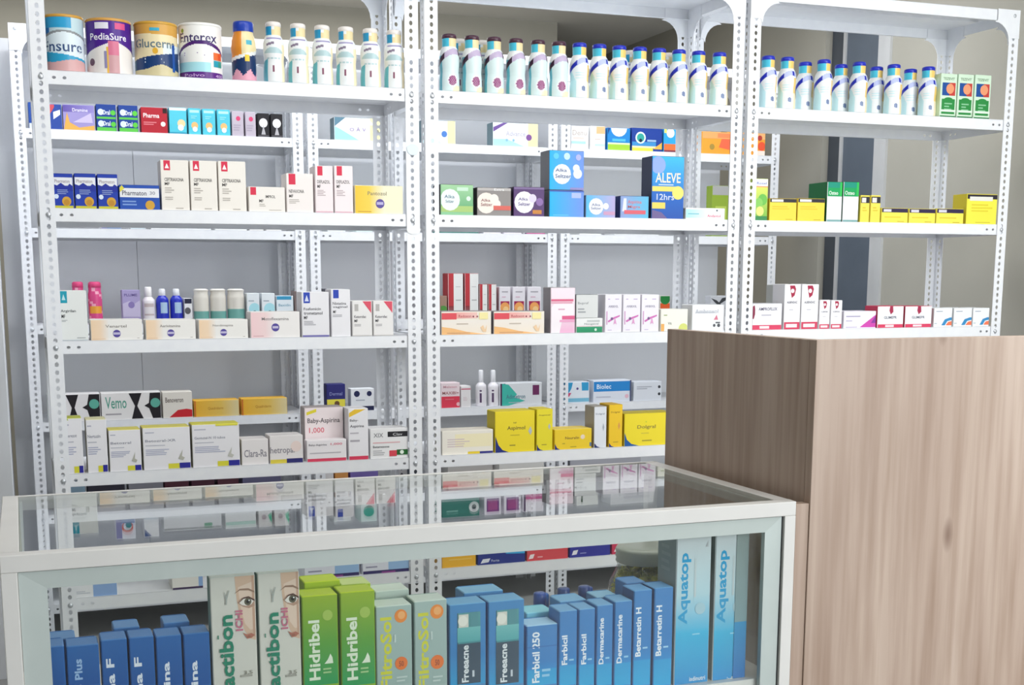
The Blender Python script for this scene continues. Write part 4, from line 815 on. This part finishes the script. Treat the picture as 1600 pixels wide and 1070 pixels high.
# ---- fifth shelf, rear row: only the tops show under the front shelves
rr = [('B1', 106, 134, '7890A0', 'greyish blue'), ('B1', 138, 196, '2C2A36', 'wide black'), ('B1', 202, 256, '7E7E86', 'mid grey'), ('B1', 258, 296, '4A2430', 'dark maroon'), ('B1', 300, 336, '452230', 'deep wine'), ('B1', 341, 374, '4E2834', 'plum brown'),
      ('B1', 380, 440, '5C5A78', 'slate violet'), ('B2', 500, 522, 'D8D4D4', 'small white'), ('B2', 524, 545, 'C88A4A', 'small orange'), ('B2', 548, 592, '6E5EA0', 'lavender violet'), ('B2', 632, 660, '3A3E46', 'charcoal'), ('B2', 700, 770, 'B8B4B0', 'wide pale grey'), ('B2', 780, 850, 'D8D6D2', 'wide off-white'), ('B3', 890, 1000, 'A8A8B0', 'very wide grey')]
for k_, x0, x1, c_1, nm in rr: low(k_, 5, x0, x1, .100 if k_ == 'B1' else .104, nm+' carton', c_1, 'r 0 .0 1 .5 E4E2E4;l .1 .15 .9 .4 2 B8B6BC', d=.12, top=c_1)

# ---------------------------------------------------------------- goods in the display case
YC = -1.768
def K(rects, label, front, spec, d=.042, dy=0, side=None, top=None, left_spec='', group=None, name='skincare_carton', z=None):
    out = []
    for i, (x0, x1, yt) in enumerate(rects):
        Y = YC+dy; a, b, h = spanx(x0, x1, yt, Y, CZS)
        # x read at the top edge of these tall cartons
        a2 = hit(x0, yt, 1, Y).x; b2 = hit(x1, yt, 1, Y).x
        v0 = (hit((x0+x1)/2, 1070, 1, Y).z-CZS)/h
        o = carton(name, a2+.0005, b2-.0005, Y, CZS+.0003, h, d, front, spec, side, top, left_spec, v0=v0)
        tag(o, label if isinstance(label, str) else label[i], 'carton', group); out.append(o)
    return out
bl = 'g 0 0 1 1 1A56A0 2A66AC;'
K([(68, 101, 1010)], 'plain blue carton at far left of display case', '2A66AC', bl, top='4A7EBC')
K([(102, 155, 1008)], 'wide blue carton lettered Plus in display case', '2A66AC', bl+'V .22 -.6 .45 .02 C9D8EE Dermo;V .2 .15 .46 .68 9FC0E8 Plus', top='4A7EBC')
K([(156, 199, 999), (200, 241, 995)], ['left blue carton lettered with a final F in display case', 'right blue carton lettered with a final F in display case'], '2A66AC', bl+'V .14 -1.4 .48 .6 E6ECF6 Fotonina F', top='4A7EBC', group='blue cartons lettered F')
K([(242, 284, 993), (285, 328, 989)], ['left blue carton with large white lettering beside eye picture cartons', 'right blue carton with large white lettering beside eye picture cartons'], '2A66AC', bl+'V .2 -1.0 .5 .48 E6ECF6 Melanina', top='4A7EBC', group='blue cartons beside the eye cartons')
K([(74, 119, 998)], 'second row blue carton at far left of display case', '3F78B8', '', dy=.05, top='5C8CC4')
K([(176, 219, 980)], 'second row blue carton behind the F cartons', '3F78B8', '', dy=.05, top='5C8CC4')
K([(254, 297, 972)], 'second row blue carton left of the eye picture cartons', '3F78B8', '', dy=.05, top='5C8CC4')
eye = ('p D9B8A0 .55 1 1 1 1 .4 .86 .42 .74 .5 .64 .64 .58 .8;p E6CCBA .62 .9 1 .95 1 .5 .88 .5 .76 .56 .68 .68;p C9A28C .94 1 1 1 1 .42 .94 .45;'
       'p 9A7A66 .52 .84 .66 .87 .86 .865 1 .84 1 .855 .86 .885 .66 .885;p B89480 .6 .76 .7 .80 .86 .81 1 .78 1 .72 .86 .70 .72 .72;'
       'p E9E3DC .64 .755 .74 .79 .86 .795 .98 .765 .92 .735 .8 .725 .7 .735;c .84 .762 .034 5E5A48;c .84 .762 .016 1A1816;c .87 .774 .007 F4F4F4;'
       'p 54382E .62 .752 .74 .792 .86 .798 1 .762 1 .778 .86 .812 .74 .804;p B4705E .7 .48 .8 .46 .9 .47 .98 .45 .9 .425 .8 .42;p 9A6250 .78 .44 .84 .43 .9 .44 .84 .452;'
       'V .54 .5 .71 .69 C8708A ICHI;V .15 -.12 .48 .655 1E8468 Lactibon;r .115 .44 .14 .475 1E8468;l .62 .06 .95 .1 1 A8A49C;t .7 .09 .9 .125 8A867C 3.5;p A8ACA8 .3 .86 .33 .80 .32 .75 .35 .75 .36 .80 .42 .88 .4 .88 .345 .82 .31 .87')
K([(326, 399, 900), (401, 468, 894)], ['left white skincare carton with eye picture and green lettering', 'right white skincare carton with eye picture and green lettering'], 'D8D5CD', eye, side='7A9A8C', top='C9CEC8', group='eye picture cartons', d=.028)
hid = 'g 0 0 1 .5 229A58 5EA038;g 0 .5 1 1 5EA038 97B42A;V .15 .06 .48 .735 E4EDD8 Hidribel;p E6EEDA .6 .235 .86 .235 .84 .3 .78 .345 .7 .28;l .56 .12 .9 .2 2 A8CC90;c .72 .78 .06 A8C45A'
K([(470, 528, 930), (530, 586, 924)], ['left lime green carton with white vertical lettering', 'right lime green carton with white vertical lettering'], '8DB02C', hid, top='B9CE20', side='8FAE24', group='lime green cartons')
K([(474, 532, 908)], 'second row lime green carton behind left one', 'AEC828', '', dy=.048, top='C4D628')
K([(533, 580, 912)], 'second row lime green carton behind right one', 'AEC828', '', dy=.05, top='CBDA8A')
fil = 'g 0 0 1 1 9DB3AF A6BAB6;V .09 -.04 .43 .87 D3D23A FiltroSol;c .7 .87 .085 EC8A34;c .72 .88 .05 F4AE6C;c .7 .27 .085 E8752C;t .63 .23 .77 .3 8A3A2A 50;l .5 .5 .56 .72 1 C9D8D4;l .55 .03 .9 .12 2 C4D2CE'
K([(586, 644, 946), (646, 699, 938)], ['left grey green sun cream carton with yellow lettering', 'right grey green sun cream carton with yellow lettering'], 'A6BAB6', fil, top='C6D2CA', group='sun cream cartons', side='8EA6A0')
K([(585, 640, 922)], 'second row sun cream carton behind left one', 'BFCCC4', '', dy=.05, top='CFDACF')
fr = 'g 0 0 1 .4 1898D0 2A7CBC;g 0 .4 1 1 2A7CBC 4486BE;r .2 .02 .86 .9 33505E;g .22 .5 .86 .9 3E8A92 55989C;r .24 .72 .52 .88 D4D2C8;c .36 .8 .065 E6E4DA;r .56 .72 .8 .9 4F8E96;g .2 .54 .86 .72 4FA4A8 6FB8B8;r .2 .02 .86 .52 2B4458;V .32 .04 .52 .5 E2E6EA Freeacne;t .62 .1 .68 .18 C8D0D8 1'
K([(701, 760, 943), (762, 820, 938)], ['left blue carton with cut-out window over teal tube', 'right blue carton with cut-out window over teal tube'], '4486BE', fr, top='66A2CC', group='windowed blue cartons', side='2F6FAE')
K([(724, 787, 924)], 'second row blue carton behind windowed cartons', '4A8CC4', '', dy=.05, top='78AED2')
sh = 'g 0 0 1 .27 08A4DA 1A9AD4;g 0 .27 1 .4 1A88CC 2A7CC0;g 0 .4 1 1 2A7CC0 4080BE;'
K([(822, 872, 976)], 'low wide blue carton lettered with a number', '3A7EBE', sh+'V .16 .05 .42 .9 E9EEF4 Farbicil 250;l .5 .12 .9 .3 2 8FC8E8;r 0 .64 1 .66 2A6CB0', top='9CC4E0')
K([(873, 903, 954), (904, 931, 951)], ['left narrow blue carton with short white lettering', 'right narrow blue carton with short white lettering'], '3F82C0', sh+'V .12 .28 .46 .68 E9EEF4 Farbicil;l .56 .32 .9 .37 1 8FC8E8', top='6AA0CC', group='short lettered blue cartons')
K([(932, 959, 945), (960, 989, 939)], ['left narrow blue carton with long white lettering', 'right narrow blue carton with long white lettering'], '3F82C0', sh+'V .1 .27 .43 .85 E4EAF2 Dermacarine;l .56 .32 .9 .37 1 8FC8E8', top='6AA0CC', group='long lettered blue cartons')
K([(990, 1020, 922), (1022, 1053, 918)], ['left taller blue carton with white lettering near the sweet jar', 'right taller blue carton with white lettering near the sweet jar'], '3F84C4', sh+'V .08 .31 .41 .83 E9EEF4 Betarretin H;l .52 .38 .86 .42 1 9FD0EC', top='5C98CC', group='taller blue cartons', side='35588E')
K([(822, 866, 956)], 'cyan and white carton behind the low blue carton', '7CCBE0', '', dy=.048, top='8FD4E4')
K([(874, 917, 938)], 'second row blue carton behind short lettered cartons', '5C98CC', '', dy=.05, top='7AB0D8')
K([(932, 968, 932)], 'second row blue carton behind long lettered cartons', '5C98CC', '', dy=.05, top='8ABCDC')
K([(978, 1010, 910)], 'second row blue carton behind the taller ones', '4A80BC', '', dy=.05, top='5C90C8')
aq = 'g 0 0 1 .36 0E8CCC 36B2DC;g 0 .36 1 .62 36B2DC B4D2DC;g 0 .62 1 1 B4D2DC CDD3D6;V .06 .42 .42 .9 1F9ACC Aquatop;l .5 .34 .8 .36 1 8FD0E8;r .52 .6 .58 .86 C0CCD0;c .72 .52 .04 A8C8D4;t .44 .03 .92 .06 E6F4FA isdinutri;p B0B4B8 .84 .93 .92 .97 .92 .93'
K([(1057, 1113, 838)], 'tall white to blue skincare carton, left of its pair', 'CDD3D6', aq, d=.062, side='8F9A98', top='B8BEBE', left_spec='g 0 0 1 1 8C9896 98A4A0;l .2 .75 .8 .95 4 A4AEAA')
K([(1118, 1172, 833)], 'tall white to blue skincare carton, right of its pair', 'CDD3D6', aq+';g .62 .0 1 .42 0C6CB4 2A90C4;g .62 .42 1 1 7E9AA0 8E9A98', d=.062, side='7F8A88', top='B8BEBE')

# blue capped little bottles behind the low cartons
for i, (xc, yt, cc, bc) in enumerate([(836, 921, '2C4E9C', 'B09A7C'), (852, 929, '2E6EC0', '3A78C0'), (873, 914, '26407E', '2E5090'), (905, 911, '2A4488', 'D06A4A'), (921, 919, '2A50A8', '2E5EB0')]):
    Y = YC+.135; X = hit(xc, yt, 1, Y).x; h = hit(xc, yt, 1, Y).z-CZS; r = .0105
    t = empty('dropper_bottle', (X, Y+(.03 if i in (1, 4) else 0)-.02, CZS+.0004))
    tag(t, f'small bottle with blue cap behind low cartons in display case, {ORD[i]} from left', 'bottle', 'little blue capped bottles in the display case')
    m = Mesh(); lathe(m, [(0, 0), (r*1.15, 0), (r*1.25, .004), (r*1.25, h-.035), (r*.8, h-.022)], lambda q, zz: lin(bc), 24); link('bottle_body', m.mesh('bottle_body', M['gloss'], merge=True), t)
    m = Mesh(); lathe(m, [(r*.9, h-.023), (r, h-.021), (r*.95, h-.002), (r*.7, h), (0, h)], lambda q, zz: lin(cc), 20); link('cap', m.mesh('cap', M['gloss'], merge=True), t)

# glass jar of wrapped sweets
Y = YC+.20; xj = hit(1008, 900, 1, Y).x; zt = hit(1000, 848, 1, Y).z; rj = .064
j = empty('sweet_jar', (xj, Y, CZS+.0003)); tag(j, 'round clear glass jar of yellow wrapped sweets inside the display case', 'jar')
hj = min(zt-CZS, CZ-.03-CZS)
m = Mesh()
po = [(0, .0), (rj*.8, 0), (rj*.95, .006), (rj, .03), (rj, hj-.09), (rj*.96, hj-.07), (rj*.78, hj-.045), (rj*.74, hj-.036), (rj*.78, hj-.034)]
pi_ = [(r_-.003 if r_ > .01 else 0, z_+.003 if i == 0 else z_) for i, (r_, z_) in enumerate(po)]
lathe(m, po, lambda q, z: WHITE, 48); lathe(m, pi_[::-1], lambda q, z: WHITE, 48)
link('jar_body', m.mesh('jar_body', M['jar'], merge=True), j)
m = Mesh(); lathe(m, [(rj*.76, hj-.033), (rj*.80, hj-.031), (rj*.78, hj-.026), (rj*.81, hj-.022), (rj*.79, hj-.017), (rj*.81, hj-.012), (rj*.77, hj-.007), (rj*.5, hj-.005), (0, hj-.005)], lambda q, z: lin('B4B8AE'), 48)
link('lid', m.mesh('lid', M['gloss'], merge=True), j)
# wrapped sweets: each one a sweet with two twisted ends
def sweet():
    m = Mesh(); lathe(m, [(0, -.0095), (.0045, -.0085), (.0062, -.004), (.0062, .004), (.0045, .0085), (0, .0095)], lambda q, z: WHITE, 10)
    for s in (1, -1):
        for k in range(5):
            a0, a1 = 2*PI*k/5, 2*PI*(k+.7)/5
            m.poly([(0, 0, s*.009), (.0065*math.cos(a0), .0065*math.sin(a0), s*.017), (.0065*math.cos(a1), .0065*math.sin(a1), s*.0155)], WHITE)
    return m.mesh('wrapped_sweet', M['candy'])
sm = sweet(); rnd = random.Random(3)
n = 0
zc_ = .014
while zc_ < hj-.05 and n < 260:
    for ring, cnt in ((.045, 12), (.030, 7), (.014, 3)):
        for k in range(cnt):
            if n >= 290: break
            a = 2*PI*k/cnt+rnd.uniform(-.12, .12)+zc_*40
            if ring != .045 and zc_ < hj-.10: continue
            o = link('wrapped_sweet', sm, None, (xj+(ring)*math.cos(a), Y+(ring)*math.sin(a), CZS+zc_+rnd.uniform(-.002, .002)))
            o.rotation_euler = (rnd.uniform(0, 3), rnd.uniform(0, 3), rnd.uniform(0, 3))
            tag(o, 'small yellow green wrapped sweet inside the glass jar', 'sweet', 'wrapped sweets in the glass jar'); n += 1
    zc_ += .0145
